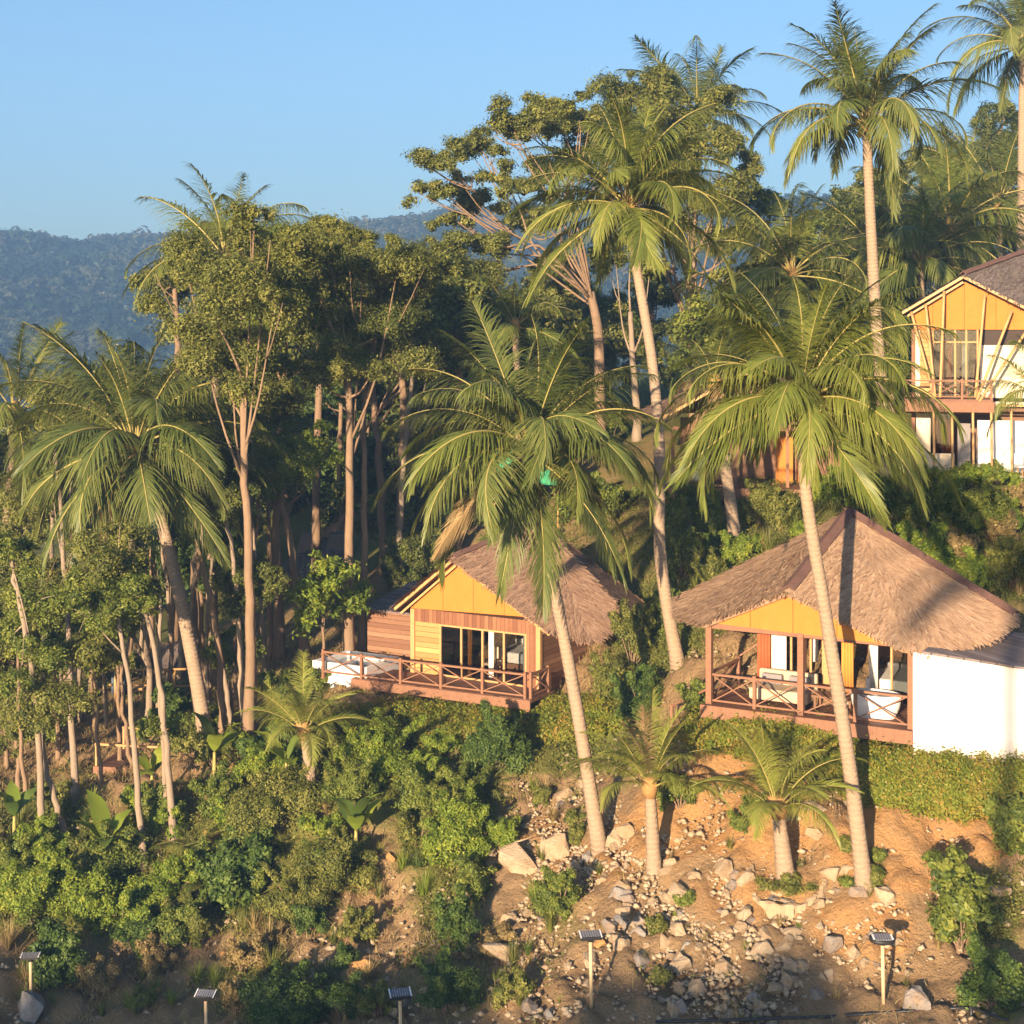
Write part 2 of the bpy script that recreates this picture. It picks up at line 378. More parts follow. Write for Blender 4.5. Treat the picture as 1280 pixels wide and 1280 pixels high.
# ------------------------------------------------------------------ leaves
def leaf_quads(C, Nrm, size, tone, aspect=.5, r=rng):
    """rhombic leaves: C centres, Nrm facing directions"""
    n = len(C)
    Nrm = Nrm / (np.linalg.norm(Nrm, axis=1)[:, None] + 1e-9)
    t = r.normal(size=(n, 3)); t -= Nrm * (t * Nrm).sum(1)[:, None]; t /= np.linalg.norm(t, axis=1)[:, None] + 1e-9
    b = np.cross(Nrm, t)
    l = (size * r.uniform(.65, 1.3, n))[:, None]; w = l * aspect
    V = np.stack([C - t*l*.5, C + b*w*.5 + Nrm*l*.06, C + t*l*.5, C - b*w*.5 + Nrm*l*.06], 1).reshape(-1, 3)
    return V, np.arange(4*n).reshape(-1, 4), np.repeat(tone, 4)
def clump_leaves(clumps, leaf, cover=2.4, r=rng, flat=.7, lower=.35):
    Cs = []; Ns = []; Ts = []
    for c, rad in clumps:
        c = np.array(c, float); rad = np.array(rad, float)
        area = 4*math.pi*((rad[0]*rad[1])**1.6/3 + (rad[0]*rad[2])**1.6/3 + (rad[1]*rad[2])**1.6/3)**(1/1.6)
        n = int(cover * area / (leaf*leaf*.25)); ns = max(5, n // 105)
        d = r.normal(size=(ns, 3)); d /= np.linalg.norm(d, axis=1)[:, None]
        d[:, 2] = np.where((d[:, 2] < 0) & (r.random(ns) > lower), -d[:, 2], d[:, 2])
        k = r.uniform(.5, 1.08, ns)[:, None]
        sub = d * k * rad
        sr = rad.mean() * r.uniform(.16, .52, ns) + leaf*.4
        st = np.clip(r.normal(.48, .24, ns), 0, 1)
        idx = r.integers(0, ns, n)
        g = r.normal(size=(n, 3)) * sr[idx][:, None] * .62; g[:, 2] *= flat
        Cs.append(c + sub[idx] + g)
        Ns.append(d[idx]*.5 + g / (sr[idx][:, None] + 1e-6)*.5 + np.array([0, 0, .5]) + r.normal(size=(n, 3))*.55)
        Ts.append(np.clip(st[idx] + r.normal(0, .12, n), 0, 1))
    return np.concatenate(Cs), np.concatenate(Ns), np.concatenate(Ts)
def crown_mesh(clumps, leaf, mat, cover=2.4, aspect=.5, r=rng, flat=.7, lower=.35):
    C, Nn, T = clump_leaves(clumps, leaf, cover, r, flat, lower)
    V, Fq, T = leaf_quads(C, Nn, leaf, T, aspect, r)
    return raw_mesh('crown', V, Fq, 4, T, [mat])
def spline(pts, n):
    pts = np.array(pts, float); m = len(pts)
    if m == 2: return pts[0] + (pts[1]-pts[0]) * np.linspace(0, 1, n)[:, None]
    P_ = np.vstack([2*pts[0]-pts[1], pts, 2*pts[-1]-pts[-2]]); out = []
    for u in np.linspace(0, m-1, n):
        i = min(int(u), m-2); t = u - i; a, b, c, d = P_[i:i+4]
        out.append(.5*((2*b) + (c-a)*t + (2*a-5*b+4*c-d)*t*t + (3*b-a-3*c+d)*t**3))
    return np.array(out)
# fast lookup of the terrain inside the near field
_gx = np.arange(-75, 75.01, .25); _gy = np.arange(14, 222, .25)
_X, _Y = np.meshgrid(_gx, _gy, indexing='ij'); _H = height(_X, _Y); _height_full = height
def height(x, y):
    x = np.asarray(x, float); y = np.asarray(y, float)
    u = (x + 75) / .25; v = (y - 14) / .25
    ok = (u >= 0) & (u < len(_gx) - 1) & (v >= 0) & (v < len(_gy) - 1)
    if not np.all(ok): return _height_full(x, y)
    i = u.astype(int); j = v.astype(int); a = u - i; b = v - j
    return _H[i,j]*(1-a)*(1-b) + _H[i+1,j]*a*(1-b) + _H[i,j+1]*(1-a)*b + _H[i+1,j+1]*a*b
def G(px, py):
    m = np.abs((px - 640) / F * _ds) < 74
    ds = _ds[m]; x = (px - 640) / F * ds; z = CZ - (py - HZ) / F * ds
    hit = np.nonzero(z <= height(x, ds))[0]; i = hit[0] if len(hit) else len(ds) - 1
    return np.array([x[i], ds[i], z[i]])

GREEN = [(100,1110,200,75,1),(300,1080,130,95,1),(470,970,130,70,1),(560,1020,85,110,.9),(620,930,260,45,1.1),(1150,965,170,38,1.1),(1250,1140,50,80,.7),(350,1240,120,50,.7),
         (570,1230,110,60,.5),(700,1150,45,50,.5),(820,1215,80,50,.25),(1250,1240,60,50,.8),(560,1120,60,60,.8),(60,1020,120,50,.7),(1010,930,160,22,.8),(720,1010,40,50,.3)]
DIRT = [(900,1000,75,75,1.1),(960,1010,90,80,1),(1130,1060,110,60,1.2),(830,1030,60,70,.8),(770,1060,60,60,.7),(1200,1040,90,55,1.1),(1080,1160,80,50,.9),(690,1060,90,55,.6),(950,1120,140,60,.6),
        (620,1060,60,50,.4),(450,1210,70,45,.4),(200,1190,120,40,.25)]
def masks(x, y, z):
    px, py = proj(np.stack([x, np.maximum(y, 5), z], -1))
    g = np.zeros_like(px); d = np.zeros_like(px)
    for (a, b, c, e, v) in GREEN: g = np.maximum(g, v*np.exp(-(((px-a)/c)**2 + ((py-b)/e)**2)**1.4))
    for (a, b, c, e, v) in DIRT: d = np.maximum(d, v*np.exp(-(((px-a)/c)**2 + ((py-b)/e)**2)**1.4))
    right_hill = smooth(47, 51, y) * smooth(1, 5, x)
    g = np.maximum(g, right_hill * (.72 + .5*fbm(x*.3, y*.3, 3))); d = np.maximum(d, right_hill * .45)
    wood = smooth(58, 66, y) * (1 - smooth(2, 8, x)); g = np.where(wood > 0, g*(1-wood) + .45*wood, g)
    g = np.where(y > 75, np.maximum(g, .8), g); g = np.where(y < 29, .3, g)
    return np.clip(g, 0, 1), np.clip(d, 0, 1)
# ------------------------------------------------------------------ palms
def frond_mesh(e0, bend, leafmat, seed, hang=.8, ragged=.24, nl=104, young=False):
    r = np.random.default_rng(seed)
    ns = 40; s = np.linspace(0, 1, ns)
    th = R(e0) - R(bend) * s ** 1.35
    side = r.normal(0, .07) * s
    x = np.concatenate([[0], np.cumsum(np.cos(th[:-1]) / (ns-1))]); z = np.concatenate([[0], np.cumsum(np.sin(th[:-1]) / (ns-1))])
    path = np.stack([x, side * s, z], 1)
    Tn = np.gradient(path, axis=0); Tn /= np.linalg.norm(Tn, axis=1)[:, None]
    V = []; Fq = []; T = []; mi = []
    # rachis: three-sided tapered stalk
    rad = .0088 * (1 - s) ** .8 + .0012
    rad[:4] *= 1.7 - .17 * np.arange(4)
    yv = np.array([0, 1., 0])
    for i in range(ns):
        up = np.cross(Tn[i], yv); up /= np.linalg.norm(up); up = -up if up[2] < 0 and abs(Tn[i][0]) > .2 else up
        for a in (0, 120, 240):
            V.append(path[i] + rad[i] * (math.cos(R(a)) * yv + math.sin(R(a)) * up)); T.append(.5)
    for i in range(ns - 1):
        for j in range(3):
            Fq.append((i*3+j, i*3+(j+1) % 3, i*3+3+(j+1) % 3, i*3+3+j)); mi.append(1)
    base_t = r.normal(.5, .1)
    for sd in (-1, 1):
        for k in range(nl):
            if r.random() < ragged * .4: continue
            u = .17 + .82 * (k + r.uniform(-.3, .3)) / nl; u = min(max(u, .15), .995)
            p = np.array([np.interp(u, s, path[:, q]) for q in range(3)]); t = np.array([np.interp(u, s, Tn[:, q]) for q in range(3)]); t /= np.linalg.norm(t)
            up = np.cross(t, yv); up /= np.linalg.norm(up)
            if up.dot([-math.sin(R(e0)), 0, math.cos(R(e0))]) < 0: up = -up
            v = (u - .15) / .85
            l = (.3 * min(1, .4 + 2.4 * v) * (1 - .66 * max(0, v - .4) / .6)) * r.uniform(.8, 1.12)
            if r.random() < ragged: l *= r.uniform(.4, .8)
            phi = R(32 + 40 * v + r.normal(0, 5)); lift = .22 if not young else .4
            d = sd * yv * math.cos(phi) + t * math.sin(phi) + up * lift; d /= np.linalg.norm(d)
            wv = t - d * t.dot(d); wv /= np.linalg.norm(wv) + 1e-9
            w = .0038 * r.uniform(.75, 1.25)
            g = hang * r.uniform(.75, 1.25)
            o = len(V)
            pts = []
            cur = p.copy(); dd = d.copy()
            for q in range(4):
                ww = w * (1, 1.1, .75, .1)[q]
                V += [cur - wv*ww, cur + wv*ww]
                T += [np.clip(base_t + r.normal(0, .03) + .08 * (q - 1), 0, 1)] * 2 if q else [base_t] * 2
                dd = dd + np.array([0, 0, -g * .42]); dd /= np.linalg.norm(dd)
                cur = cur + dd * l / 3
            tt = np.clip(r.normal(0, .13), -.3, .3)
            for q in range(8): T[o+q] = float(np.clip(T[o+q] + tt, 0, 1))
            for q in range(3):
                Fq.append((o+2*q, o+2*q+1, o+2*q+3, o+2*q+2)); mi.append(0)
    return raw_mesh('frond', V, Fq, 4, T, [leafmat, 'rachis' if leafmat != 'palm_dead' else 'palm_dead'], mi)
ELEVS = [85, 73, 60, 46, 32, 16, -2, -24, -46]
BENDS = [34, 54, 74, 90, 98, 94, 80, 60, 38]
_fl = {}
def frond_lib(i, v, mat, young):
    k = (i, v, mat, young)
    if k not in _fl:
        b = BENDS[i] * (.8 if young else 1.) + (v - 1) * 12
        _fl[k] = frond_mesh(ELEVS[i], b, mat, 100 + i * 7 + v * 31 + (5 if young else 0), hang=(.95 if young else 1.05) + .2 * (v - 1), young=young)
    return _fl[k]
def palm(label, trunk, L, n=22, mat='palm_green', r0=.19, r1=.12, d_top=0., young=False, e_hi=0, e_lo=8, coco=0, dead=0, dead_first=False, group=None, az0=None, d=None, seed=1, name='palm_tree'):
    r = np.random.default_rng(seed)
    if d is None: b = G(*trunk[0])
    else:
        b = on_ground((trunk[0][0] - 640) / F * d, d)
    d0 = b[1]; k = len(trunk)
    pts = [b + [0, 0, -.25]] + [P(q[0], q[1], d0 + d_top * (i + 1) / (k - 1)) for i, q in enumerate(trunk[1:])]
    path = spline(pts, 24) - b; H = path[-1][2]
    root = thing(name, label, 'palm tree', b, 0, group)
    t = MB(); s = np.linspace(0, 1, 24)
    rad = r1 + (r0 - r1) * (1 - s) ** .8 + r0 * .45 * np.exp(-s * H / .5) + r.normal(0, .004, 24)
    t.tube(path, rad, 10); t.build('trunk', 'palm_bark', root)
    top = path[-1]
    sh = MB(); up = path[-1] - path[-3]; up /= np.linalg.norm(up)
    sh.tube([top - up*.25, top, top + up*.3, top + up*.55*L/4], [r1*1.15, r1*1.7, r1*1.5, r1*.4], 9)
    for q in range(16):
        a = r.uniform(0, 6.28); l = r.uniform(.25, .6) * L / 4
        dr = np.array([math.cos(a)*.8, math.sin(a)*.8, r.uniform(-.3, .9)])
        sh.tube([top + up*.1, top + up*.1 + dr*l*.6, top + up*.1 + dr*l + [0, 0, -.15*l]], [.035, .025, .006], 4)
    sh.build('sheath', 'sheath', root)
    a0 = r.uniform(0, 360) if az0 is None else az0
    for i in range(n):
        u = (i + .5) / n
        ei = e_hi + (e_lo - e_hi) * u ** 1.05 + r.normal(0, .35); ei = int(np.clip(round(ei), 0, 8))
        az = a0 + i * 137.5 + r.normal(0, 9)
        m_ = mat
        if (i < dead if dead_first else i >= n - dead): m_ = 'palm_dead'
        elif r.random() < .2 and not young: m_ = 'palm_lime' if mat == 'palm_green' else 'palm_green'
        f = link('frond', frond_lib(ei, int(r.integers(0, 3)), m_, young), root)
        f.location = tuple(top + up * (.2 - .22 * u) * L / 4 + np.array([math.cos(R(az)), math.sin(R(az)), 0]) * r1 * .6)
        f.rotation_euler = (R(r.normal(0, 14)), 0, R(az))
        sc_ = L * (r.uniform(.86, 1.08) * (.8 if u < .12 else 1)); f.scale = (sc_,) * 3
    for i in range(coco):
        a = i * 2.4; c = top + np.array([math.cos(a)*.26, math.sin(a)*.26, -.12 - .13*(i % 3)])
        m_ = MB(); m_.ellipsoid((0, 0, 0), (.12, .12, .15), 10, 8)
        o = m_.build('coconut', 'coconut', root); o.location = tuple(c)
    return root

palm('tall coconut palm with the full crown spreading in front of the thatched cabin roof', [(752,1064),(722,890),(690,720),(672,620),(664,570)], 4.75, 52, 'palm_green', .19, .12, d_top=1.5, coco=3, seed=11, e_lo=7.6, dead=1)
palm('leaning coconut palm whose trunk crosses the open pavilion roof', [(1083,1114),(1062,960),(1034,780),(1008,620),(1001,506)], 4.25, 54, 'palm_lime', .195, .125, d_top=1., coco=2, seed=12, e_lo=6.9)
palm('big coconut palm at the left with one browned frond hanging right', [(264,948),(240,820),(212,690),(184,590),(172,562)], 5.5, 46, 'palm_green', .24, .16, d_top=2, seed=13, dead=1, az0=70, e_lo=8)
palm('tallest coconut palm standing against the sky above the pavilion', [(1108,640),(1104,520),(1094,380),(1087,250),(1083,158)], 4.9, 38, 'palm_green', .24, .16, d_top=0, coco=3, seed=14, e_lo=5.4)
palm('coconut palm with yellow nuts in front of the bare-limbed rain tree', [(850,834),(826,700),(824,560),(815,450),(795,330),(786,262)], 4.5, 42, 'palm_lime', .2, .13, d_top=4, coco=8, seed=15, e_lo=6.8)
palm('palm crown rising highest behind the airy rain tree', [(868,470),(866,340),(872,150)], 5.0, 24, 'palm_green', .24, .17, seed=16, e_lo=6.5, d=84)
palm('coconut palm cut by the upper right picture corner', [(1278,600),(1277,330),(1279,60)], 5.4, 26, 'palm_green', .3, .2, seed=17, e_lo=6.6, d=82)
palm('young palm with a dried pale spear frond on the bank', [(818,1088),(815,1030),(812,985)], 2.4, 20, 'palm_young', .17, .13, young=True, e_hi=.2, e_lo=4.7, seed=18, dead=2, dead_first=True, name='young_palm')
palm('young palm with upright fronds inside the curved stone ring', [(985,1107),(978,1060),(972,1010)], 2.45, 20, 'palm_young', .22, .15, young=True, e_hi=.2, e_lo=4.6, seed=19, name='young_palm')
palm('young palm at the bank edge beside the white outdoor tub', [(387,1000),(386,950),(380,915)], 2.2, 20, 'palm_young', .2, .14, young=True, e_hi=.2, e_lo=4.6, seed=20, name='young_palm')
palm('palm at the right border overlapping the two-storey bamboo house', [(1310,640),(1306,560),(1300,500)], 2.6, 16, 'palm_green', .2, .14, seed=21, e_lo=7, d=50)
palm('short palm behind the pavilion with its trunk leaning left', [(922,686),(908,590),(893,480)], 3.0, 12, 'palm_lime', .22, .17, seed=22, e_lo=7.5, dead=4)
palm('palm poking out of the broadleaf canopy beside the blue hill', [(262,740),(268,520),(282,325)], 4.4, 20, 'palm_lime', .2, .14, seed=23, e_lo=6.5, d=62)
palm('palm crown cut by the left picture edge', [(-10,900),(5,700),(18,520)], 4.2, 20, 'palm_lime', .2, .14, seed=24, e_lo=7.2, d=60)
palm('small palm behind the cabin palm with bright upright fronds', [(650,640),(648,520),(644,410)], 3.2, 16, 'palm_lime', .18, .13, seed=25, e_lo=6.8, d=66)
for i, (x, y, lab, L) in enumerate([(1188,290,'palm in the canopy left of the two-storey house roof ridge',6), (1108,345,'palm low in the canopy behind the tallest palm trunk',5.4),
        (1248,260,'dark palm behind the two-storey house beside the corner palm',6), (990,345,'palm in the canopy right of the yellow-nut palm',5), (1150,330,'palm with hanging fronds just left of the two-storey house',5),
        (1215,230,'pale palm above the two-storey house roof',5.5)]):
    palm(lab, [(x + 5, 560), (x + 3, y + 90), (x, y)], L, 24, 'palm_lime' if i in (0, 3, 5) else 'palm_green', .2, .14, seed=40 + i, d=(80, 74, 88, 70, 72, 96)[i], e_lo=7, group='palms in the canopy behind the houses')

# ------------------------------------------------------------------ broadleaf trees
def tree(label, trunk, clumps, leaf=.11, mat='leaf_olive', bark='bark', w=12, d=None, dd=0., group=None, cover=2.3, cat='tree', seed=0, limbs=True, name='tree', depth=.9, flat=.85, lower=.45, aspect=.42):
    r = np.random.default_rng(seed + 500)
    b = G(*trunk[0]) if d is None else on_ground((trunk[0][0] - 640) / F * d, d)
    d0 = b[1]; k = len(trunk)
    pts = [b + [0, 0, -.2]] + [P(q[0], q[1], d0 + dd * (i+1) / (k-1)) for i, q in enumerate(trunk[1:])]
    path = spline(pts, max(8, 5*k)) - b
    path[1:-1, :2] += r.normal(0, .03, (len(path)-2, 2))
    root = thing(name, label, cat, b, 0, group)
    rad0 = w * .5 / F * d0; s = np.linspace(0, 1, len(path))
    t = MB(); t.tube(path, rad0 * (1 - .45*s) + rad0*.5*np.exp(-s*14), 8)
    cl = []
    dt = d0 + dd
    for c in clumps:
        rx = c[2] * dt / F; rz = c[3] * dt / F
        off = c[4] if len(c) > 4 else r.uniform(-1, 1) * rx * 1.1
        cl.append((P(c[0], c[1], dt + off) - b, (rx, rx * depth, rz)))
    limb_to = list(cl); cl = [(c + r.normal(size=3)*np.array(rd)*[.55,.55,.5], tuple(np.array(rd)*r.uniform(.36, .66))) for c, rd in cl for _ in range(4)]
    for c, rd in limb_to:
        for _ in range(2):
            v_ = r.normal(size=3); v_ /= np.linalg.norm(v_); v_[2] = abs(v_[2]) if r.random() < .6 else v_[2]
            cl.append((c + v_*np.array(rd)*r.uniform(.95, 1.4), tuple(np.array(rd)*r.uniform(.14, .3))))
    if limbs:
        for c, rd in limb_to:
            i = int(r.integers(int(len(path)*.6), len(path))); a = path[i]
            v = c - a; m_ = a + v*.5 + np.array([0, 0, -.12*np.linalg.norm(v)]) + r.normal(0, .1, 3)
            t.tube(spline([a, m_, c], 7), np.linspace(rad0*.3, rad0*.08, 7), 6)
            for q in range(1):
                e = c + r.normal(size=3) * np.array(rd) * .55
                t.tube(spline([m_ + (c-m_)*.4, (m_+e)/2 + [0, 0, .1], e], 5), np.linspace(rad0*.2, rad0*.05, 5), 5)
    t.build('trunk', bark, root)
    if cl: link('crown', crown_mesh(cl, leaf, mat, cover, aspect, r, flat, lower), root)
    return root
ZONE_L = 'slim trees of the left wood'
tree('tall tree with broad crown at the skyline left of the pair of straight trunks', [(312,932),(312,740),(306,590),(302,470)], [(268,440,44,30),(320,480,40,28),(300,330,55,42),(255,375,45,38),(338,300,50,34),(345,375,52,42),(290,425,48,32),(235,345,26,20),(318,285,30,18)], mat='leaf_olive', w=14, seed=1)
tree('straight twin trunk tree at the left end of the wooden cabin', [(436,832),(437,640),(436,440)], [(400,465,42,28),(470,455,40,26),(420,335,62,42),(478,355,55,40),(440,400,58,34),(385,325,48,38),(500,320,46,30),(530,352,46,28),(455,300,40,18),(410,290,34,16)], mat='leaf_olive', w=14, seed=2)
tree('straight trunk hard against its twin beside the cabin annex', [(453,815),(455,640),(456,470)], [(470,410,40,30),(510,390,35,25)], mat='leaf_dark', w=10, seed=3)
tree('tree in the trunk cluster left of the bright green shrub tree', [(350,826),(345,640),(352,480)], [(350,470,44,30),(300,530,34,26),(352,315,46,34),(322,305,40,26),(385,355,45,36),(360,410,50,30),(320,450,36,26)], mat='leaf_mid', w=13, seed=4)
tree('leaning trunk with light green crown in the middle of the trunk cluster', [(383,826),(364,690),(347,600)], [(352,573,46,30),(382,556,32,22),(330,583,28,22),(400,580,18,14)], mat='leaf_lime', w=13, seed=5)
tree('thin brown trunk right of the leaning palm trunk, light crown hidden in the canopy', [(338,824),(337,700),(335,600)], [(330,520,36,28),(300,500,34,26)], mat='leaf_mid', w=8, seed=6)
tree('pale trunk standing just left of the cabin thatch', [(497,745),(503,600),(516,462)], [(548,395,42,36),(590,385,46,40),(562,440,46,30),(520,380,28,24)], mat='leaf_dark', bark='bark_pale', w=9, seed=7, leaf=.22)
tree('dark forked trunk behind the pale trunk by the cabin', [(481,720),(474,590),(464,470)], [(590,352,52,40),(560,330,40,30),(620,395,40,34),(530,400,34,28)], mat='leaf_olive', w=12, seed=8)
tree('slim tree with straight bare stem under the big left palm crown', [(95,1002),(84,770),(70,560)], [(58,530,40,26),(95,500,36,24)], mat='leaf_olive', bark='bark_pale', w=9, seed=9, dd=7)
tree('thin crooked tree with crown at the left edge', [(55,1057),(45,880),(28,770),(12,690)], [(14,690,34,26),(52,755,40,32),(8,790,38,34),(40,820,34,30)], mat='leaf_mid', bark='bark_pale', w=9, seed=10)
tree('thin tree bending right at its foot, left edge of the wood', [(85,1042),(62,980),(50,880),(55,790)], [(90,850,40,34),(110,810,34,28),(30,880,30,26)], mat='leaf_olive', bark='bark_pale', w=9, seed=11)
tree('slim leaning tree standing nearest in the left wood, base in the lime shrubs', [(180,1084),(166,900),(148,760)], [(132,735,34,30),(105,755,34,28),(158,752,22,18)], mat='leaf_mid', bark='bark_pale', w=9, seed=12)
tree('slim forked tree left of the wooden platform, its fork low', [(218,1052),(205,900),(190,800),(150,690)], [(140,690,34,28),(160,712,24,20)], mat='leaf_olive', bark='bark_pale', w=9, seed=13)
tree('pale twin stem beside the slim forked tree', [(210,1040),(203,900),(200,745)], [(176,755,20,16),(208,912,26,18,0)], mat='leaf_mid', bark='bark_pale', w=8, seed=14)
tree('curved pale stem bowing left behind the wooden platform', [(200,905),(192,850),(166,790),(172,735)], [(158,720,26,20),(176,742,18,14)], mat='leaf_mid', bark='bark_pale', w=8, seed=15)
tree('upright trunk parallel to the big left palm trunk', [(250,935),(244,800),(240,700)], [(262,680,30,24),(255,640,30,24)], mat='leaf_deep', w=10, seed=16, dd=8)
tree('short shrub tree glowing bright green left of the cabin annex', [(405,815),(404,760)], [(400,742,38,30),(406,706,26,20),(428,755,22,18),(382,765,20,16)], mat='leaf_lime', w=5, d=56, seed=17, leaf=.2)
tree('low leafy tree under the trunk cluster', [(290,905),(288,850)], [(287,815,26,18),(300,800,20,14)], mat='leaf_mid', w=6, seed=18)
for i, (bx, by, tx, ty) in enumerate([(296,880,292,740),(303,885,299,745),(318,920,316,760),(150,960,145,760),(30,1000,22,800),(10,960,2,790),(128,985,118,830),(165,960,150,800)]):
    tree(['thin bare-stemmed sapling in the left wood, canopy small'][0], [(bx,by),(tx+3,(by+ty)/2),(tx,ty)], [(tx, ty-14, 26, 20), (tx+14, ty-34, 22, 18)], mat=['leaf_mid','leaf_olive','leaf_dark'][i % 3], w=6, seed=30+i, group='saplings of the left wood', name='sapling')
for i in range(26):
    r_ = np.random.default_rng(1300 + i); bx = 8 + i*12.8 + r_.uniform(-5, 5); by = r_.uniform(840, 925); ty = r_.uniform(590, 700) - (60 if bx > 150 else 0); lx = r_.uniform(-42, 30)
    tree('slender bare trunk in the dense stand of the left wood', [(bx, by), (bx + lx*.25 + r_.uniform(-9, 9), by*.65 + ty*.35), (bx + lx*.7 + r_.uniform(-9, 9), by*.3 + ty*.7), (bx + lx, ty)], [(bx+lx, ty-12, 30, 24), (bx+lx+r_.uniform(-25, 25), ty-40, 28, 22)], mat=['leaf_olive','leaf_mid','leaf_olive','leaf_dark'][i % 4], bark='bark_pale' if i % 3 else 'bark', w=r_.uniform(5, 9), seed=1300+i, group='slender trunks of the left wood', name='slender_tree')
# bushy trees filling the left edge
for i, (x, y, rx, ry, dd_, mt) in enumerate([(30,720,60,60,58,'leaf_olive'),(110,640,60,50,64,'leaf_olive'),(70,800,60,55,57,'leaf_mid'),(20,880,55,55,54,'leaf_olive'),
        (250,690,45,45,62,'leaf_deep'),(290,660,40,40,66,'leaf_dark'),(15,620,50,40,68,'leaf_olive'),(-20,800,50,60,54,'leaf_olive'),(110,560,40,36,70,'leaf_olive')]):
    tree(['olive bushy tree in the left wood','mid-green bushy tree in the left wood','deep green bushy tree in the left wood','dark bushy tree in the left wood'][['leaf_olive','leaf_mid','leaf_deep','leaf_dark'].index(mt)] + (' high up under the palm' if y < 660 else ' behind the thin stems'),
         [(x+4, y+80), (x, y)], [(x, y, rx*.7, ry*.6), (x-rx*.5, y+ry*.3, rx*.5, ry*.45), (x+rx*.5, y+ry*.2, rx*.5, ry*.5), (x, y+ry*.6, rx*.6, ry*.4), (x+rx*.1, y-ry*.5, rx*.4, ry*.35)], d=dd_, mat=mt, w=7, seed=60+i, group='bushy trees filling the left wood', leaf=.11, cover=2.2)
# the dark wood behind
for i in range(34):
    r_ = np.random.default_rng(900 + i)
    x = 130 + 520 * ((i * .618) % 1) + r_.uniform(-14, 14); d_ = 68 + (i % 17) * 3.2
    if 335 < x < 500: d_ = 92 + (i % 9) * 3
    top = r_.uniform(400, 520) - (10 if 250 < x < 560 else -20) + (70 if x < 230 else 0)
    y = [top, top + 75, top + 150]
    tree('dark-leaved tree standing in the shaded wood behind the thatched huts', [(x, 720), (x + r_.uniform(-10, 10), (top + 720) / 2), (x + r_.uniform(-8, 8), top)],
         [(x + r_.uniform(-30, 30), q + r_.uniform(-15, 15), r_.uniform(34, 52), r_.uniform(28, 42)) for q in y for _ in (0, 1)], d=d_, mat=['leaf_dark','leaf_deep','leaf_dark','leaf_olive'][i % 4], bark='bark_pale' if i % 5 == 0 else 'bark', w=8, seed=100+i, group='trees of the dark wood behind the huts', leaf=.38, cover=1.9)
# skyline trees of the left mass
for i, (x, y, rx, ry, mt, lab) in enumerate([(570,372,50,40,'leaf_dark','rounded dark tree right of the left canopy'), (500,345,50,36,'leaf_dark','dark tree closing the left canopy at the sky'), (265,300,34,24,'leaf_olive','tree top poking up at the highest point of the left canopy'),
        (218,340,36,28,'leaf_olive','olive tree top left of the canopy palm'), (395,300,50,28,'leaf_olive','olive tree along the middle of the left skyline')]):
    tree(lab, [(x, 730), (x + 4, y + 120), (x, y + 20)], [(x, y, rx, ry*.7), (x - rx*.6, y + ry*.5, rx*.6, ry*.6), (x + rx*.6, y + ry*.4, rx*.6, ry*.6), (x, y + ry, rx*.8, ry*.6), (x + rx*.2, y - ry*.6, rx*.4, ry*.3)], d=67 + i * 2, mat=mt, w=11, seed=160 + i, leaf=.2)
# the airy rain tree with bare limbs
def rain_tree():
    d = 72; b = on_ground((752 - 640) / F * d, d)
    root = thing('rain_tree', 'wide airy tree with long bare limbs reaching left over the far hill', 'tree', b)
    PP = lambda x, y, o=0: P(x, y, d + o) - b
    t = MB(); trunk = spline([[0, 0, -.3], PP(750, 520), PP(748, 420), PP(738, 365)], 16)
    t.tube(trunk, np.linspace(.3, .19, 16), 9)
    r = np.random.default_rng(77)
    ends = [(560,205,-2,38,13),(600,185,1,42,15),(545,240,0,26,10),(595,250,2,38,14),(640,160,-2,42,16),(680,148,2,44,17),(640,225,-1,40,15),(690,205,3,40,20),(570,275,0,24,9),(725,150,-1,40,18),(615,300,-2,42,12),(590,335,0,30,9),(650,280,3,30,12),(690,270,-2,26,14),(730,190,2,36,24),(770,170,0,40,30)]
    hubs = [PP(690,335), PP(655,290), PP(700,300,2), PP(720,300,-1), PP(672,310,-2)]
    cl = []
    for i, (x, y, o, rx, rz) in enumerate(ends):
        e = PP(x, y, o); h = hubs[0] if x < 640 else hubs[2 + i % 2]
        if i % 3 == 1: h = hubs[4] if x < 640 else hubs[3]
        t.tube(spline([trunk[-1 - (i % 3)], h + r.normal(0, .2, 3), (h + e) / 2 + r.normal(0, .25, 3) + [0, 0, -.1], e], 14), np.linspace(.06, .018, 14), 6)
        for q in range(4):
            a = h + (e - h) * r.uniform(.3, .85); f = e + r.uniform(-1, 1, 3) * [rx*d/F*.8, .8, .1] - [0, 0, .15]
            t.tube(spline([a, (a + f) / 2 + [0, 0, -.15], f], 6), np.linspace(.05, .012, 6), 5)
        k = d / F
        for q in range(8):
            cl.append((e + r.normal(size=3) * [rx*k*.62, rx*k*.6, rz*k*.6], (rx*k*r.uniform(.2, .42), rx*k*.35, rz*k*r.uniform(.4, .75))))
    t.build('trunk', 'bark', root)
    link('crown', crown_mesh(cl, .14, 'leaf_olive', 2.3, .5, r, .8, .7), root)
rain_tree()
tree('dense tree right of the airy tree, its top against the sky', [(868,620),(864,450),(860,330)], [(830,118,42,20),(770,118,40,18),(880,140,36,26),(905,175,32,28),(860,190,46,36),(820,165,46,30),(900,235,38,30),(870,260,40,30),(930,290,34,22),(780,150,40,24),(840,230,40,34),(800,210,36,30),(925,215,24,18)], mat='leaf_olive', d=78, w=13, seed=201, leaf=.18)
tree('pale trunk with twiggy branches right of the rain tree trunk', [(797,620),(793,470),(788,390)], [(770,330,26,20),(812,340,28,22),(790,300,26,22)], mat='leaf_olive', bark='bark_pale', d=74, w=11, seed=202, leaf=.26)
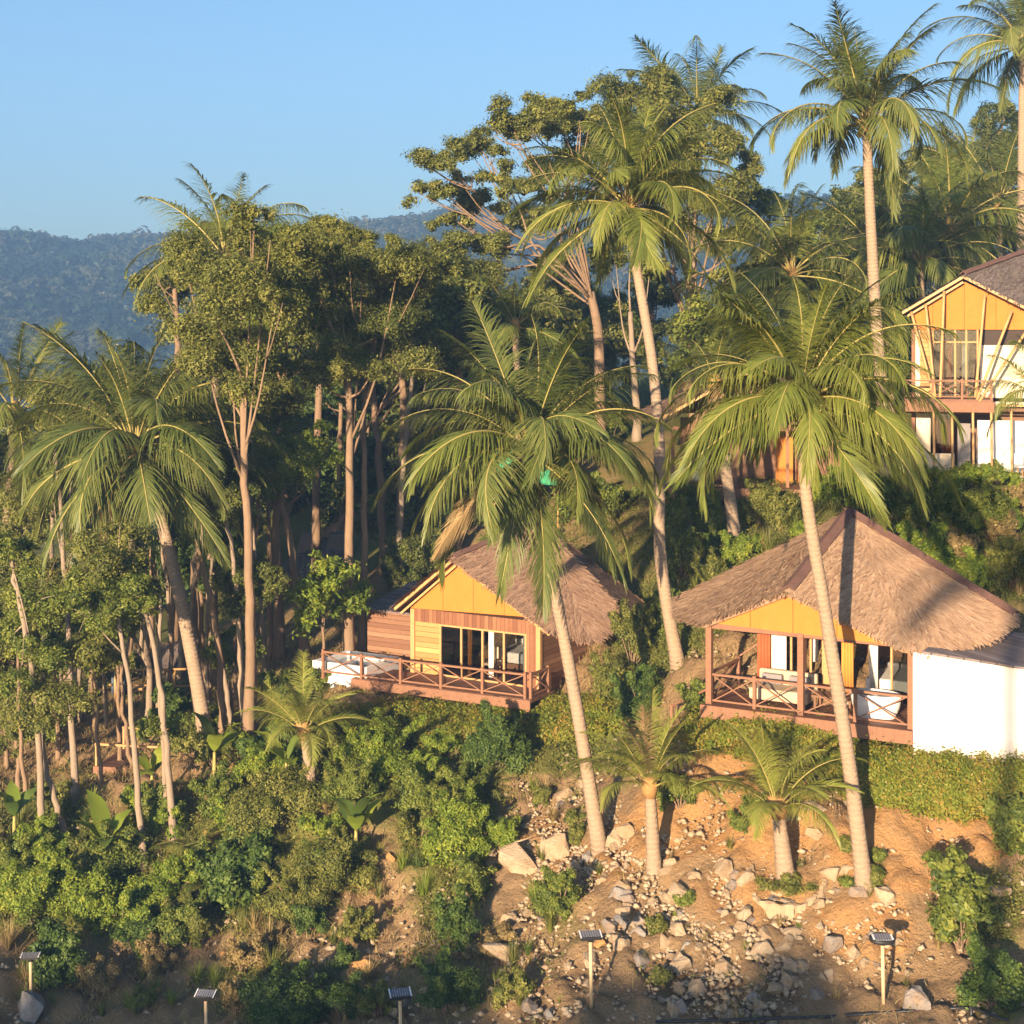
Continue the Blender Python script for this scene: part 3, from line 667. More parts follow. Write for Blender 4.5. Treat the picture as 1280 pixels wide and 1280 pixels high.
for i, (x, y, rx, ry, d_, mt, lab) in enumerate([
    (955,330,52,42,74,'leaf_olive','olive tree right of the yellow-nut palm'), (1005,300,40,30,88,'leaf_mid','small tree under the gap with the far hill'), (905,390,48,44,76,'leaf_mid','tree left of the pavilion palm crown'),
    (1060,262,46,26,96,'leaf_dark','dark tree left of the tallest palm trunk at the skyline'), (1150,215,62,34,104,'leaf_olive','broad olive tree on the right skyline'), (1235,205,52,40,108,'leaf_olive','olive tree on the skyline by the corner palm'),
    (1250,150,28,24,112,'leaf_dark','thin tree top by the corner palm trunk'), (1140,300,60,44,92,'leaf_dark','dark tree mid canopy right of the tallest palm'), (1075,330,50,44,84,'leaf_mid','green tree crossed by the tallest palm trunk'),
    (1210,285,56,40,98,'leaf_deep','deep green tree above the two-storey house ridge'), (1020,370,52,44,78,'leaf_mid','green tree straight behind the pavilion palm'), (1110,410,44,44,74,'leaf_dark','dark tree left of the two-storey gable'),
    (940,250,30,22,90,'leaf_mid','thin pale tree beside the sky gap'), (700,430,48,46,78,'leaf_olive','olive tree under the rain tree limbs'), (640,440,44,44,80,'leaf_dark','dark tree behind the cabin palm crown'),
    (760,560,48,46,76,'leaf_mid','tree right of the cabin palm crown'), (590,500,46,46,78,'leaf_dark','dark tree left of the cabin palm crown'), (855,430,36,36,82,'leaf_dark','dark tree behind the middle thatched house'),
    (1280,330,60,50,96,'leaf_deep','deep green tree behind the two-storey roof'), (700,340,34,30,84,'leaf_olive','olive tree below the rain tree hub'), (760,420,40,40,86,'leaf_olive','olive tree behind the rain tree trunk'), (735,395,46,44,92,'leaf_mid','green tree closing the gap behind the pale twiggy trunk'), (815,365,42,40,94,'leaf_dark','dark tree behind the yellow-nut palm trunk'), (665,385,44,40,90,'leaf_olive','olive tree left of the rain tree trunk')]):
    tree(lab, [(x + 6, y + 230), (x + 3, y + 90), (x, y + 15)], [(x, y, rx*.75, ry*.65), (x - rx*.6, y + ry*.4, rx*.55, ry*.5), (x + rx*.6, y + ry*.3, rx*.55, ry*.55), (x, y + ry*.7, rx*.7, ry*.5), (x + rx*.2, y - ry*.55, rx*.4, ry*.35), (x - rx*.35, y + ry*1.2, rx*.6, ry*.5), (x + rx*.4, y + ry*1.2, rx*.6, ry*.5)], d=d_, mat=mt, w=8, seed=220+i, leaf=.24, cover=2.2)
# ------------------------------------------------------------------ buildings
class Frame:
    def __init__(s, o, u):
        s.o = np.array(o, float); u = np.array([u[0], u[1], 0.]); s.u = u / np.linalg.norm(u); s.n = np.array([-s.u[1], s.u[0], 0])
        s.rz = math.atan2(s.u[1], s.u[0])
    def loc(s, w):
        r = np.array(w) - s.o; return np.array([r @ s.u, r @ s.n, r[2]])
    def ray(s, px, py, n=0.):
        """local point where a sight line meets the vertical plane at inward distance n"""
        dv = np.array([(px - 640) / F, 1, -(py - HZ) / F]); c = np.array([0, 0, CZ])
        t = ((s.o - c) @ s.n + n) / (dv @ s.n); return s.loc(c + dv * t)
    def rayp(s, px, py, a, b, c):
        """local point where a sight line meets the plane of three local points"""
        w = lambda q: s.o + s.u*q[0] + s.n*q[1] + np.array([0, 0, q[2]])
        A_, B_, C_ = w(a), w(b), w(c); nn = np.cross(B_-A_, C_-A_); dv = np.array([(px - 640) / F, 1, -(py - HZ) / F]); o = np.array([0, 0, CZ])
        return s.loc(o + dv * ((A_ - o) @ nn) / (dv @ nn))
    def rayz(s, px, py, h):
        return s.loc(Q(px, py, s.o[2] + h))
def thatch_roof(ring, apex, seed, strands, parent, mat='thatch', gable=None, thick=.16, name='roof', L=(.35, .6), open_edges=()):
    """fan of thatched slopes from apex to the ring; strands lie down the slope and overhang the eaves"""
    r = np.random.default_rng(seed); n = len(ring); ring = [np.array(p, float) for p in ring]; apex = np.array(apex, float)
    V = []; Fq = []; T = []
    def quad(a, b, c, d, t):
        o = len(V); V.extend([a, b, c, d]); Fq.append((o, o+1, o+2, o+3)); T.extend([t]*4)
    tri = [(apex, ring[i], ring[(i+1) % n]) for i in range(n)]
    areas = np.array([np.linalg.norm(np.cross(b-a, c-a)) for a, b, c in tri])
    K = 8
    for (a, b, c) in tri:
        nn = np.cross(b-a, c-a); nn /= np.linalg.norm(nn); nn = nn if nn[2] > 0 else -nn
        g = lambda u, v: a + ((b-a)*(1-v) + (c-a)*v)*u
        for i in range(K):
            for j in range(K):
                p = [g(i/K, j/K), g((i+1)/K, j/K), g((i+1)/K, (j+1)/K), g(i/K, (j+1)/K)]
                quad(*p, float(np.clip(r.normal(.4, .1), 0, 1)))
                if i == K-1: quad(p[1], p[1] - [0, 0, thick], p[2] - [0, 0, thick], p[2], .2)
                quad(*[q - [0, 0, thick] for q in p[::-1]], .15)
    for (a, b, c), ar in zip(tri, areas):
        nn = np.cross(b-a, c-a); nn /= np.linalg.norm(nn); nn = nn if nn[2] > 0 else -nn
        e = (c-b)/np.linalg.norm(c-b); dn = np.cross(e, nn); dn /= np.linalg.norm(dn); dn = dn if dn[2] < 0 else -dn
        m = int(strands * ar / areas.sum()); ne = int(m*.22)
        for k in range(m + ne):
            u = math.sqrt(r.random()) if k < m else r.uniform(.93, 1.0); v = r.random()
            p = a + ((b-a)*(1-v) + (c-a)*v)*u
            l = r.uniform(*L); w = r.uniform(.018, .045)
            d = dn + e*r.normal(0, .24) + nn*r.uniform(-.05, .1); d /= np.linalg.norm(d)
            s_ = np.cross(nn, d); s_ /= np.linalg.norm(s_)
            p0 = p - d*l*.5 + nn*r.uniform(.0, .03); p1 = p + d*l*.5 + nn*r.uniform(.02, .07)
            if k >= m: p1 = p1 - np.array([0, 0, r.uniform(0, .12)])
            quad(p0 - s_*w, p1 - s_*w*.5, p1 + s_*w*.5, p0 + s_*w, float(np.clip(r.normal(.5, .2), 0, 1)))
    # straw tone varies at random; eave edge and underside are set darker
    return link(name, raw_mesh(name, V, Fq, 4, T, [mat]), parent)
def x_rail(parent, a, b, h=.85, n=2, mat='timber', name='railing', post=.09, ends=True):
    a = np.array(a, float); b = np.array(b, float); d = b - a
    z = np.array([0, 0, 1.])
    rl = MB(); rl.bar(a + z*h, b + z*h, .08, .06); rl.bar(a + z*.1, b + z*.1, .06, .05)
    for i in range(n):
        p = a + d*(i + .05)/n; q = a + d*(i + .95)/n
        rl.bar(p + z*.12, q + z*(h-.04), .05, .03)
        o = np.cross(d/np.linalg.norm(d), z)*.033; rl.bar(p + z*(h-.04) + o, q + z*.12 + o, .05, .03)
    o = rl.build(name, mat, parent)
    for i in range(n+1):
        if not ends and i in (0, n): continue
        c = a + d*i/n; m = MB(); m.bar(c - z*.15, c + z*(h+.08), post); m.build('post', mat, o)
    return o
def gable(parent, pts, nrm=(0, 1, 0), mat='orange_panel'):
    m = MB(); m.poly_prism(pts, np.array(nrm)*.05); return m.build('gable', mat, parent)
def ridge(parent, a, b, w=.32, up=.07):
    a = np.array(a, float); b = np.array(b, float); d = b-a; d /= np.linalg.norm(d); s = np.cross(d, [0, 0, 1.]); s /= np.linalg.norm(s); nn = np.cross(s, d)
    m = MB(); k = 10
    vs = []
    for i in range(k+1):
        p = a + (b-a)*i/k + nn*(up + .012*math.sin(i*2.3))
        vs += [p - s*w*.5 - nn*.11, p, p + s*w*.5 - nn*.11]
    m.add(vs, [(i*3+j, i*3+3+j, i*3+4+j, i*3+1+j) for i in range(k) for j in (0, 1)])
    o = m.build('ridge_cap', 'ridge_cap', parent)
    sd = o.modifiers.new('solid', 'SOLIDIFY'); sd.thickness = .05; return o
def obox(parent, name, mat, *b, bevel=0.):
    m = MB(); m.box(*b); return m.build(name, mat, parent, bevel)
def curtain(parent, x0, x1, y, z0, z1, mat, name='curtain', nf=5, amp=.05):
    m = MB(); k = nf*6; vs = []
    for i in range(k+1):
        t = i/k; x = x0 + (x1-x0)*t; yy = y + amp*math.sin(t*nf*6.28)
        vs += [(x, yy, z0), (x + .01*math.sin(i), yy*1.0, z1)]
    m.add(vs, [(2*i, 2*i+2, 2*i+3, 2*i+1) for i in range(k)], sm=True)
    o = m.build(name, mat, parent); s = o.modifiers.new('solid', 'SOLIDIFY'); s.thickness = .012; return o

# ---- open pavilion (right)
def pavilion():
    a = Q(885, 880, CZ - 10.64); b = Q(1138, 912, CZ - 10.64); fr = Frame(a, (b-a)[:2]); W = np.linalg.norm((b-a)[:2])
    t = thing('pavilion', 'open-fronted thatched pavilion with orange gable and white bath block', 'pavilion', a, fr.rz)
    H = 2.24
    g = fr.ray(985, 738, -.12); gl = fr.ray(880, 778, -.12); gr = fr.ray(1128, 808, -.12)
    mid = .5*W
    apex = fr.ray(1062, 640, 4.2)
    l1 = fr.rayp(846, 768, g, gl, apex); l2 = fr.rayp(848, 746, g, gl, apex); r1, r2, r3 = [fr.rayp(x, y, g, gr, apex) for x, y in ((1176,814),(1240,795),(1269,768))]
    global PAV; PAV = (fr, W, g, gl, gr, apex, l1, l2, r1, r2, r3)
    b1 = (r3[0]-1.9, r3[1]+2.2, H); b2 = (apex[0]+.5, r3[1]+4.0, H); b3 = (l2[0]+1.2, l2[1]+4.4, H)
    ring = [g, gr, r1, r2, r3, b1, b2, b3, l2, l1, gl]
    rf = thatch_roof(ring, apex, 5, 15000, t, 'thatch')
    nz = np.array([0, 0, .03])
    ridge(rf, g + nz, apex + nz, .36); ridge(rf, apex + nz, r3 + nz, .36)
    z_ = lambda p, dz=0: (p[0], 0.02, p[2]+dz)
    gable(t, [z_(gl, -.02), z_((mid, 0, (gl[2]+gr[2])/2 - .03)), z_(gr, -.02), z_(g, -.1)])
    # rafters and wall plate
    m = MB(); m.bar((0, .12, H-.08), (W, .12, H-.08), .1, .14); m.build('beam', 'timber_long', t)
    for s in (0., .47*W, W):
        m = MB(); m.bar((s, .1, -.15), (s, .1, H-.02), .17); m.build('post', 'timber', t, .01)
    for s, n_ in ((0, 4.9), (W*.33, 2.6), (W, 4.9)):
        m = MB(); m.bar((s, n_, -.1), (s, n_, H+.2), .13); m.build('post', 'timber', t)
    obox(t, 'deck', 'deck', -.15, W+.1, -.15, 5.2, -.12, 0.)
    obox(t, 'fascia', 'timber_long', -.16, W+.11, -.2, -.152, -.34, .01)
    for s in (0, W/2, W):
        for n_ in (.15, 2.5, 4.8):
            obox(t, 'stilt', 'timber', s-.08, s+.08, n_-.08, n_+.08, -1.8, -.12)
    # back wall with sliding doors and curtains
    w = obox(t, 'back_wall', 'inside_wood', .9, W, 5.0, 5.1, 0, H+.7)
    fw = MB()
    nb = 2.5
    for i in range(9):
        x = .95 + i*(W-1.0)/8
        fw.bar((x, nb, 0), (x, nb, H), .06)
    fw.bar((.9, nb, H-.02), (W, nb, H-.02), .1, .08)
    fw.build('door_frame', 'timber_light', t)
    for i in (0, 3, 6): 
        x = .95 + i*(W-1.0)/8; obox(t, 'pane', 'glass', x+.05, x+(W-1)/8-.05, nb-.01, nb+.01, .05, H-.1)
    curtain(t, 1.0, 1.45, nb-.15, .03, H-.05, 'white_fabric'); curtain(t, 3.85, 4.1, nb-.15, .03, H-.05, 'white_fabric'); curtain(t, 2.1, 2.25, nb+.2, .9, H-.05, 'white_fabric')
    curtain(t, .55, .95, nb-.1, .03, H-.05, 'red_curtain', 'curtain', 4); curtain(t, 3.05, 3.4, nb-.12, .03, H-.05, 'orange_cloth', 'curtain', 4)
    obox(t, 'door_panel', 'timber_light', 2.45, 2.75, nb-.05, nb-.01, 0, H*.75)
    obox(t, 'side_wall', 'white_wall', W-.02, W+.06, 1.2, 4.95, 0, H-.05)
    rl = x_rail(t, (.1, .1, 0), (.47*W-.1, .1, 0), .82, 2, ends=False); x_rail(t, (.47*W+.1, .1, 0), (W-.1, .1, 0), .82, 2, ends=False)
    x_rail(t, (0, .3, 0), (0, 2.3, 0), .82, 1)
    # stair rail left of the deck
    m = MB(); m.bar((-1.7, 1.4, -.55), (-.1, .5, .35), .06); m.bar((-1.7, 1.4, -1.3), (-1.7, 1.4, -.5), .07); m.bar((0, 2.4, .9), (.55, 2.4, 1.3), .05)
    m.bar((-.1, .5, .35), (0, 2.4, .9), .05); m.build('stair_rail', 'timber', t)
    # white bath block on the right
    c0 = fr.loc(Q(1140, 918, CZ - 11.0)); 
    wx0 = W + .1; wy = -.12; 
    blk = MB(); L_ = 4.6
    q = math.tan(R(28))
    top0 = H - .2; top1 = H - 1.0
    pts = [(wx0, wy, -1.9), (wx0+L_, wy+L_*q, -1.9), (wx0+L_, wy+L_*q+3.2, -1.9), (wx0, wy+3.2, -1.9)]
    up = [(p[0], p[1], top0 + (top1-top0)*(p[0]-wx0)/L_) for p in pts]
    blk.add(pts + up, [(3,2,1,0),(4,5,6,7),(0,1,5,4),(1,2,6,5),(2,3,7,6),(3,0,4,7)]); blk.build('bath_block', 'white_wall', t)
    rfm = MB(); e = [np.array(p) for p in up]; e = [e[0]+[.3,-.18,.03], e[1]+[.2,-.18,.03], e[2]+[.2,.2,.25], e[3]+[.3,.2,.12]]
    rfm.poly_prism(e, (0, 0, .06)); rfm.build('flat_roof', 'planks_grey', t)
    # furniture inside, each its own thing
    def at(s, n_, h=0.): return fr.o + fr.u*s + fr.n*n_ + [0, 0, h]
    b = thing('outdoor_tub', 'white rounded bathtub on the pavilion deck beside the white wall', 'bathtub', at(4.45, .95), fr.rz)
    m = MB(); k = 20
    prof = [(.42, 0), (.52, .3), (.56, .62), (.5, .64), (.46, .55)]
    vs = [(math.cos(6.283*j/k)*q_*1.25, math.sin(6.283*j/k)*q_*.85, z) for q_, z in prof for j in range(k)]
    m.add(vs, [(i*k+j, i*k+(j+1) % k, (i+1)*k+(j+1) % k, (i+1)*k+j) for i in range(4) for j in range(k)], sm=True); m.build('basin', 'tub_white', b)
    m = MB(); m.add([(math.cos(6.283*j/k)*.56, math.sin(6.283*j/k)*.38, .57) for j in range(k)], [tuple(range(k))]); m.build('water_surface', 'water', b)
    s = thing('sofa', 'long beige sofa behind the pavilion railing', 'sofa', at(1.75, 1.15), fr.rz)
    obox(s, 'seat', 'beige_fabric', -.85, .85, -.4, .4, .1, .42, bevel=.05); obox(s, 'backrest', 'beige_fabric', -.85, .85, .41, .58, .2, .8, bevel=.05)
    for x in (-.4, .4): obox(s, 'cushion', 'grey_fabric', x-.3, x+.3, .2, .38, .43, .72, bevel=.05)
    s = thing('low_table', 'low dark table in the middle of the pavilion deck', 'table', at(3.2, 1.1), fr.rz)
    obox(s, 'tabletop', 'inside_wood', -.5, .5, -.3, .3, .34, .4)
    for x in (-.42, .42):
        for y in (-.22, .22): obox(s, 'leg', 'inside_wood', x-.03, x+.03, y-.03, y+.03, 0, .34)
    s = thing('bed', 'pale bed inside the pavilion seen through the right bay', 'bed', at(4.4, 3.6), fr.rz)
    obox(s, 'bed_frame', 'timber', -.8, .8, -1, 1, 0, .3); obox(s, 'mattress', 'white_fabric', -.76, .76, -.96, .96, .3, .62, bevel=.06); obox(s, 'pillow', 'grey_fabric', -.6, .6, .6, .9, .63, .78, bevel=.06)
pavilion()

# ---- wooden cabin (left)
def cabin():
    a = Q(517, 840, CZ - 12.2); b = Q(674, 861, CZ - 12.2); fr = Frame(a, (b-a)[:2]); W = np.linalg.norm((b-a)[:2])
    t = thing('cabin', 'wooden cabin with orange gable, thatched roof and plank annex', 'cabin', a, fr.rz)
    H = 2.2
    g = fr.ray(566, 697, -.3); gl = fr.ray(494, 758, -.3); gr = fr.ray(690, 788, -.3)
    apex = fr.ray(674, 652, 3.8)
    r1 = fr.rayp(740, 801, g, gr, apex); r2 = fr.rayp(783, 769, g, gr, apex)
    l1 = np.array([-1.0, 1.6, H-.35]); l2 = np.array([-1.1, 4.5, H-.2])
    global CAB; CAB = (fr, W, g, gl, gr, apex, r1, r2)
    ring = [g, gr, r1, r2, (r2[0]-.3, r2[1]+2.6, H-.2), (apex[0]+.8, r2[1]+4.2, H), (.6, 7.4, H), l2, l1, gl]
    rf = thatch_roof(ring, apex, 8, 10500, t, 'thatch_old', L=(.4, .75))
    nz = np.array([0, 0, .03]); ridge(rf, g + nz, apex + nz, .22); 
    z_ = lambda p: np.array([p[0], -.03, p[2]])
    pk = fr.ray(567, 704, -.03); wl = fr.ray(513, 760, -.03); wr = fr.ray(668, 772, -.03)
    gable(t, [wl, wr, pk])
    # bargeboards
    m = MB(); m.bar(gl + [0, -.04, -.09], g + [0, -.04, -.09], .05, .09); m.bar(gl + [.16, .12, -.24], g + [.05, .12, -.28], .05, .07); m.build('bargeboard', 'bamboo', rf)
    m = MB(); m.bar(g + [.1, .02, -.17], gr + [-.1, .02, -.17], .05, .07); m.build('bargeboard', 'timber_light', rf)
    obox(t, 'header', 'planks_v', .08, W-.08, -.03, .04, H-.42, H+.02)
    for s in (0., W): obox(t, 'post', 'timber_light', s-.08, s+.08, -.08, .08, -.6, H)
    obox(t, 'front_panel', 'planks_light', .085, 1.12, -.02, .04, 0, H-.425)
    obox(t, 'front_panel', 'planks_v', W-.5, W-.085, -.02, .04, 0, H-.425)
    # side walls
    m = MB(); m.box(W-.06, W+.06, .085, 5.9, -.5, H); m.build('side_wall', 'planks', t)
    m = MB(); m.box(-.06, .06, .085, 5.9, -.5, H); m.build('side_wall', 'planks', t)
    obox(t, 'back_wall', 'inside_wood', .065, W-.065, 5.8, 5.9, -.5, H)
    obox(t, 'floor', 'deck', .065, W-.065, .045, 5.78, -.15, 0.01)
    obox(t, 'ceiling', 'inside_wood', .065, W-.065, .05, 5.78, H-.02, H+.015)
    # sliding doors
    x0, x1 = 1.12, W-.5; n = 4
    f = MB()
    for i in range(n+1):
        x = x0 + (x1-x0)*i/n; f.bar((x, 0, 0), (x, 0, H-.43), .07)
    f.bar((x0, 0, .03), (x1, 0, .03), .06); f.bar((x0, 0, H-.46), (x1, 0, H-.46), .06)
    d = f.build('sliding_door', 'timber_light', t)
    for i in (0, 1, 3):
        xa = x0 + (x1-x0)*i/n; obox(d, 'pane', 'glass', xa+.05, xa+(x1-x0)/n-.05, -.008, .008, .06, H-.5)
    curtain(t, x0+.95, x0+1.1, .25, .03, H-.5, 'orange_cloth'); curtain(t, x1-.22, x1-.02, .2, .03, H-.5, 'white_fabric'); curtain(t, x0+1.75, x0+1.95, .3, .1, H-.5, 'white_fabric')
    # deck in front with railing
    dy = 2.3
    fl = [fr.rayz(418, 882, 0), fr.rayz(685, 884, 0)]
    xa = min(-2.3, fl[0][0]); 
    deck = MB(); deck.poly_prism([(-1.3, -1.8, -.1), (W+.55, -1.5, -.1), (W+.55, .0, -.1), (-1.3, .0, -.1)], (0, 0, .1)); deck.build('deck', 'deck', t)
    fs = MB(); fs.bar((-1.3, -1.86, -.16), (W+.55, -1.56, -.16), .06, .3); fs.build('fascia', 'timber_long', t)
    for s in np.linspace(-1.1, W+.4, 4): obox(t, 'stilt', 'timber', s-.07, s+.07, -1.5, -1.36, -2.0, -.1)
    for s in np.linspace(0, W, 3):
        for n_ in (.4, 3, 5.6): obox(t, 'stilt', 'timber', s-.1, s+.1, n_-.1, n_+.1, -2.2, -.5)
    x_rail(t, (-2.5, -1.85, 0), (W+.3, -1.45, 0), .78, 5); x_rail(t, (W+.45, -1.35, 0), (W+.45, -.2, 0), .78, 1)
    # annex
    an = MB(); an.box(-3.1, -.1, 1.6, 4.6, -.6, 1.62); an.build('annex', 'planks', t)
    rr = MB(); rr.poly_prism([(-3.25, 1.45, 1.63), (-.085, 1.45, 1.63), (-.085, 4.8, 2.15), (-3.25, 4.8, 2.15)], (0, 0, .07)); rr.build('annex_roof', 'planks_grey', t)
    def at(s, n_, h=0.): return fr.o + fr.u*s + fr.n*n_ + [0, 0, h]
    b = thing('outdoor_tub', 'square white outdoor tub on pale legs at the left end of the cabin deck', 'bathtub', at(-2.0, -.62, -.35), fr.rz)
    m = MB(); o = [(-1.15,-1.0),(1.15,-1.0),(1.15,1.0),(-1.15,1.0)]; i_ = [(x*.86, y*.84) for x, y in o]
    z0, z1, z2 = .0, .72, .42
    vs = [(x, y, z0) for x, y in o] + [(x, y, z1) for x, y in o] + [(x, y, z1) for x, y in i_] + [(x, y, z2) for x, y in i_]
    fs = [(3,2,1,0)] + [(k, (k+1) % 4, 4+(k+1) % 4, 4+k) for k in range(4)] + [(4+k, 4+(k+1) % 4, 8+(k+1) % 4, 8+k) for k in range(4)] + [(8+k, 8+(k+1) % 4, 12+(k+1) % 4, 12+k) for k in range(4)] + [(12,13,14,15)]
    m.add(vs, fs); m.build('basin', 'tub_white', b, .02)
    m = MB(); m.add([(x*.99, y*.99, z2+.12) for x, y in i_], [(0,1,2,3)]); m.build('water_surface', 'water', b)
    for x in (-1., -.35, .35, 1.):
        for y in (-.85, .85): obox(b, 'leg', 'blue_post', x-.08, x+.08, y-.08, y+.08, -1.9, 0)
    s = thing('bed', 'white bed behind the glass doors of the wooden cabin', 'bed', at(3.1, 2.4, .01), fr.rz)
    obox(s, 'bed_frame', 'timber', -.85, .85, -1, 1, 0, .35); obox(s, 'mattress', 'white_fabric', -.8, .8, -.96, .96, .35, .72, bevel=.07)
    for x in (-.4, .4): obox(s, 'pillow', 'white_fabric', x-.33, x+.33, .5, .85, .73, .92, bevel=.06)
    s = thing('chair', 'wooden armchair just inside the glass doors of the cabin', 'chair', at(2.65, .95, .01), fr.rz)
    m = MB()
    for x in (-.28, .28):
        m.bar((x, -.25, 0), (x, -.25, .6), .05); m.bar((x, .25, 0), (x, .32, .95), .05); m.bar((x, -.28, .6), (x, .28, .6), .06, .04)
    m.build('chair_frame', 'timber_light', s); obox(s, 'seat', 'beige_fabric', -.26, .26, -.26, .26, .36, .44, bevel=.02); obox(s, 'backrest', 'beige_fabric', -.25, .25, .24, .3, .46, .92, bevel=.02)
cabin()

# ---- two-storey bamboo house (upper right)
def bamboo_house():
    d = 64.; k = d/F
    o = P(1205, 592, d); fr = Frame(o, (1., -.27))
    t = thing('bamboo_house', 'two-storey house with orange gable and slanting bamboo struts', 'house', o, fr.rz)
    def L(px, py, n_=0.): return fr.ray(px, py, n_)
    W0 = L(1142, 590)[0]; W1 = 4.2
    zb = L(1205, 497)[2]; zg = L(1205, 412)[2]
    g = L(1204, 343, -.5); gl = L(1128, 388, -.5); gr = np.array([g[0]*2 - gl[0] + 1.2, -.5, gl[2]-.45])
    apex = L(1300, 308, 4.5)
    z0 = gl[2]
    ring = [g, gr, (gr[0]+.8, 2, z0-.4), (gr[0]+.6, 6.5, z0-.3), (2, 8.6, z0-.3), (gl[0]+.3, 7, z0-.1), (gl[0]-.05, 2, z0-.02), gl]
    rf = thatch_roof(ring, apex, 21, 6000, t, 'thatch_grey')
    ridge(rf, g + [0, 0, .03], apex + [0, 0, .03], .3)
    m = MB(); m.bar(gl + [0, -.03, -.1], g + [0, -.03, -.1], .07, .1); m.bar(g + [0, -.03, -.1], gr + [0, -.03, -.1], .07, .1); m.bar(gl + [.2, .2, -.22], g + [0, .2, -.3], .06, .08); m.build('bargeboard', 'bamboo', rf)
    pk = L(1205, 352, 0); a1 = L(1142, 390, 0)
    gable(t, [(W0, 0, zg), (W1, 0, zg), (W1, 0, a1[2]-.6), pk, (W0, 0, a1[2])])
    # upper storey
    obox(t, 'wall', 'cream_wall', W0+.02, L(1150, 500)[0], .05, 6, zb, zg)
    obox(t, 'wood_panel', 'planks_light', L(1150, 500)[0], L(1165, 500)[0], .03, .1, zb, zg)
    x0, x1 = L(1166, 500)[0], L(1222, 500)[0]
    obox(t, 'wall', 'cream_wall', x1+.1, W1, .06, .16, zb, zg-.62); obox(t, 'transom', 'dark_inside', x1+.1, W1, .1, .16, zg-.62, zg)
    obox(t, 'inner_wall', 'inside_wood', x0, x1+.1, 2.2, 2.3, zb, zg)
    f = MB()
    for i in range(5): f.bar((x0+(x1-x0)*i/4, .08, zb), (x0+(x1-x0)*i/4, .08, zg), .07)
    f.bar((x0, .08, zg-.5), (x1, .08, zg-.5), .06); w = f.build('window_frame', 'timber_light', t)
    for i in range(4): obox(w, 'pane', 'glass', x0+(x1-x0)*i/4+.04, x0+(x1-x0)*(i+1)/4-.04, .07, .09, zb+.05, zg-.03)
    curtain(t, x0+.35, x0+.75, .5, zb+.05, zg-.5, 'red_curtain'); curtain(t, x0+1.15, x0+1.4, .5, zb+.5, zg-.5, 'white_fabric')
    # balcony
    obox(t, 'balcony', 'deck', W0-.4, L(1240, 500)[0], -1.5, 0.02, zb-.14, zb); obox(t, 'balcony_beam', 'timber_long', W0-.45, L(1240, 500)[0]+.05, -1.56, -1.505, zb-.5, zb-.1)
    m = MB(); m.bar((W0-.3, -.75, zb-.55), (L(1238, 500)[0], -.75, zb-.55), .12); m.build('joist', 'timber_long', t)
    x_rail(t, (W0-.35, -1.45, zb), (L(1238, 500)[0], -1.45, zb), .72, 3, 'timber')
    # lower storey
    obox(t, 'wall', 'cream_wall', W0+.1, L(1163, 560)[0], .05, .15, 0, zb-.15)
    xa, xb = L(1163, 560)[0], L(1193, 560)[0]
    obox(t, 'wall', 'cream_wall', xa, xb, .05, .15, 0, .78); wf = obox(t, 'window_frame', 'timber_light', xa, xb, .06, .12, zb-.35, zb-.15)
    obox(wf, 'pane', 'glass', xa+.04, xb-.04, .08, .1, .8, zb-.36); curtain(t, xa+.1, xb-.1, .35, .8, zb-.4, 'red_curtain')
    obox(t, 'inner_wall', 'inside_wood', W0, W1, 2.6, 2.7, 0, zb-.15)
    xc, xd = L(1197, 560)[0], L(1213, 560)[0]
    obox(t, 'door', 'grey_fabric', xc, xd, .1, .15, 0, 2.0)
    obox(t, 'wall', 'white_wall', xd+.25, W1, .05, .15, .1, zb-1.0+.1); obox(t, 'wall', 'cream_wall', xd+.25, W1, .06, .16, zb-.85+.6, zb-.15)
    m = MB(); m.bar((W0, -.02, zb-.3), (W1, -.02, zb-.3), .07); m.build('rail', 'bamboo', t)
    obox(t, 'corner_post', 'timber', W0-.08, W0+.06, -.06, .08, -.4, zg)
    def pole(a, b, n0, n1, r=.055):
        m = MB(); m.tube(spline([L(*a, n0), (L(*a, n0)+L(*b, n1))/2, L(*b, n1)], 8), r, 8); m.build('bamboo_strut', 'bamboo', t)
    B = -1.5
    for a, b in (((1139,390),(1168,497)), ((1157,380),(1169,497)), ((1180,364),(1175,497)), ((1231,368),(1219,497)), ((1265,388),(1221,500)), ((1283,414),(1224,502))): pole(b, a, B, -.45)
    for x in (1168, 1191, 1217, 1240, 1265): pole((x, 596), (x-1, 512), B, B, .05)
    obox(t, 'terrace', 'cream_wall', W0-.6, W1, -1.9, 2.6, -.8, 0)
    for s, lab in ((2.1, 'white chair on the lower terrace of the bamboo house'),):
        c = thing('terrace_chair', lab, 'chair', fr.o + fr.u*s - fr.n*.9, fr.rz + .4)
        obox(c, 'seat', 'white_fabric', -.25, .25, -.25, .25, .38, .46, bevel=.02); obox(c, 'backrest', 'white_fabric', -.25, .25, .22, .27, .46, .9, bevel=.02)
        for x in (-.2, .2):
            for y in (-.2, .2): obox(c, 'leg', 'timber_light', x-.02, x+.02, y-.02, y+.02, 0, .38)
bamboo_house()

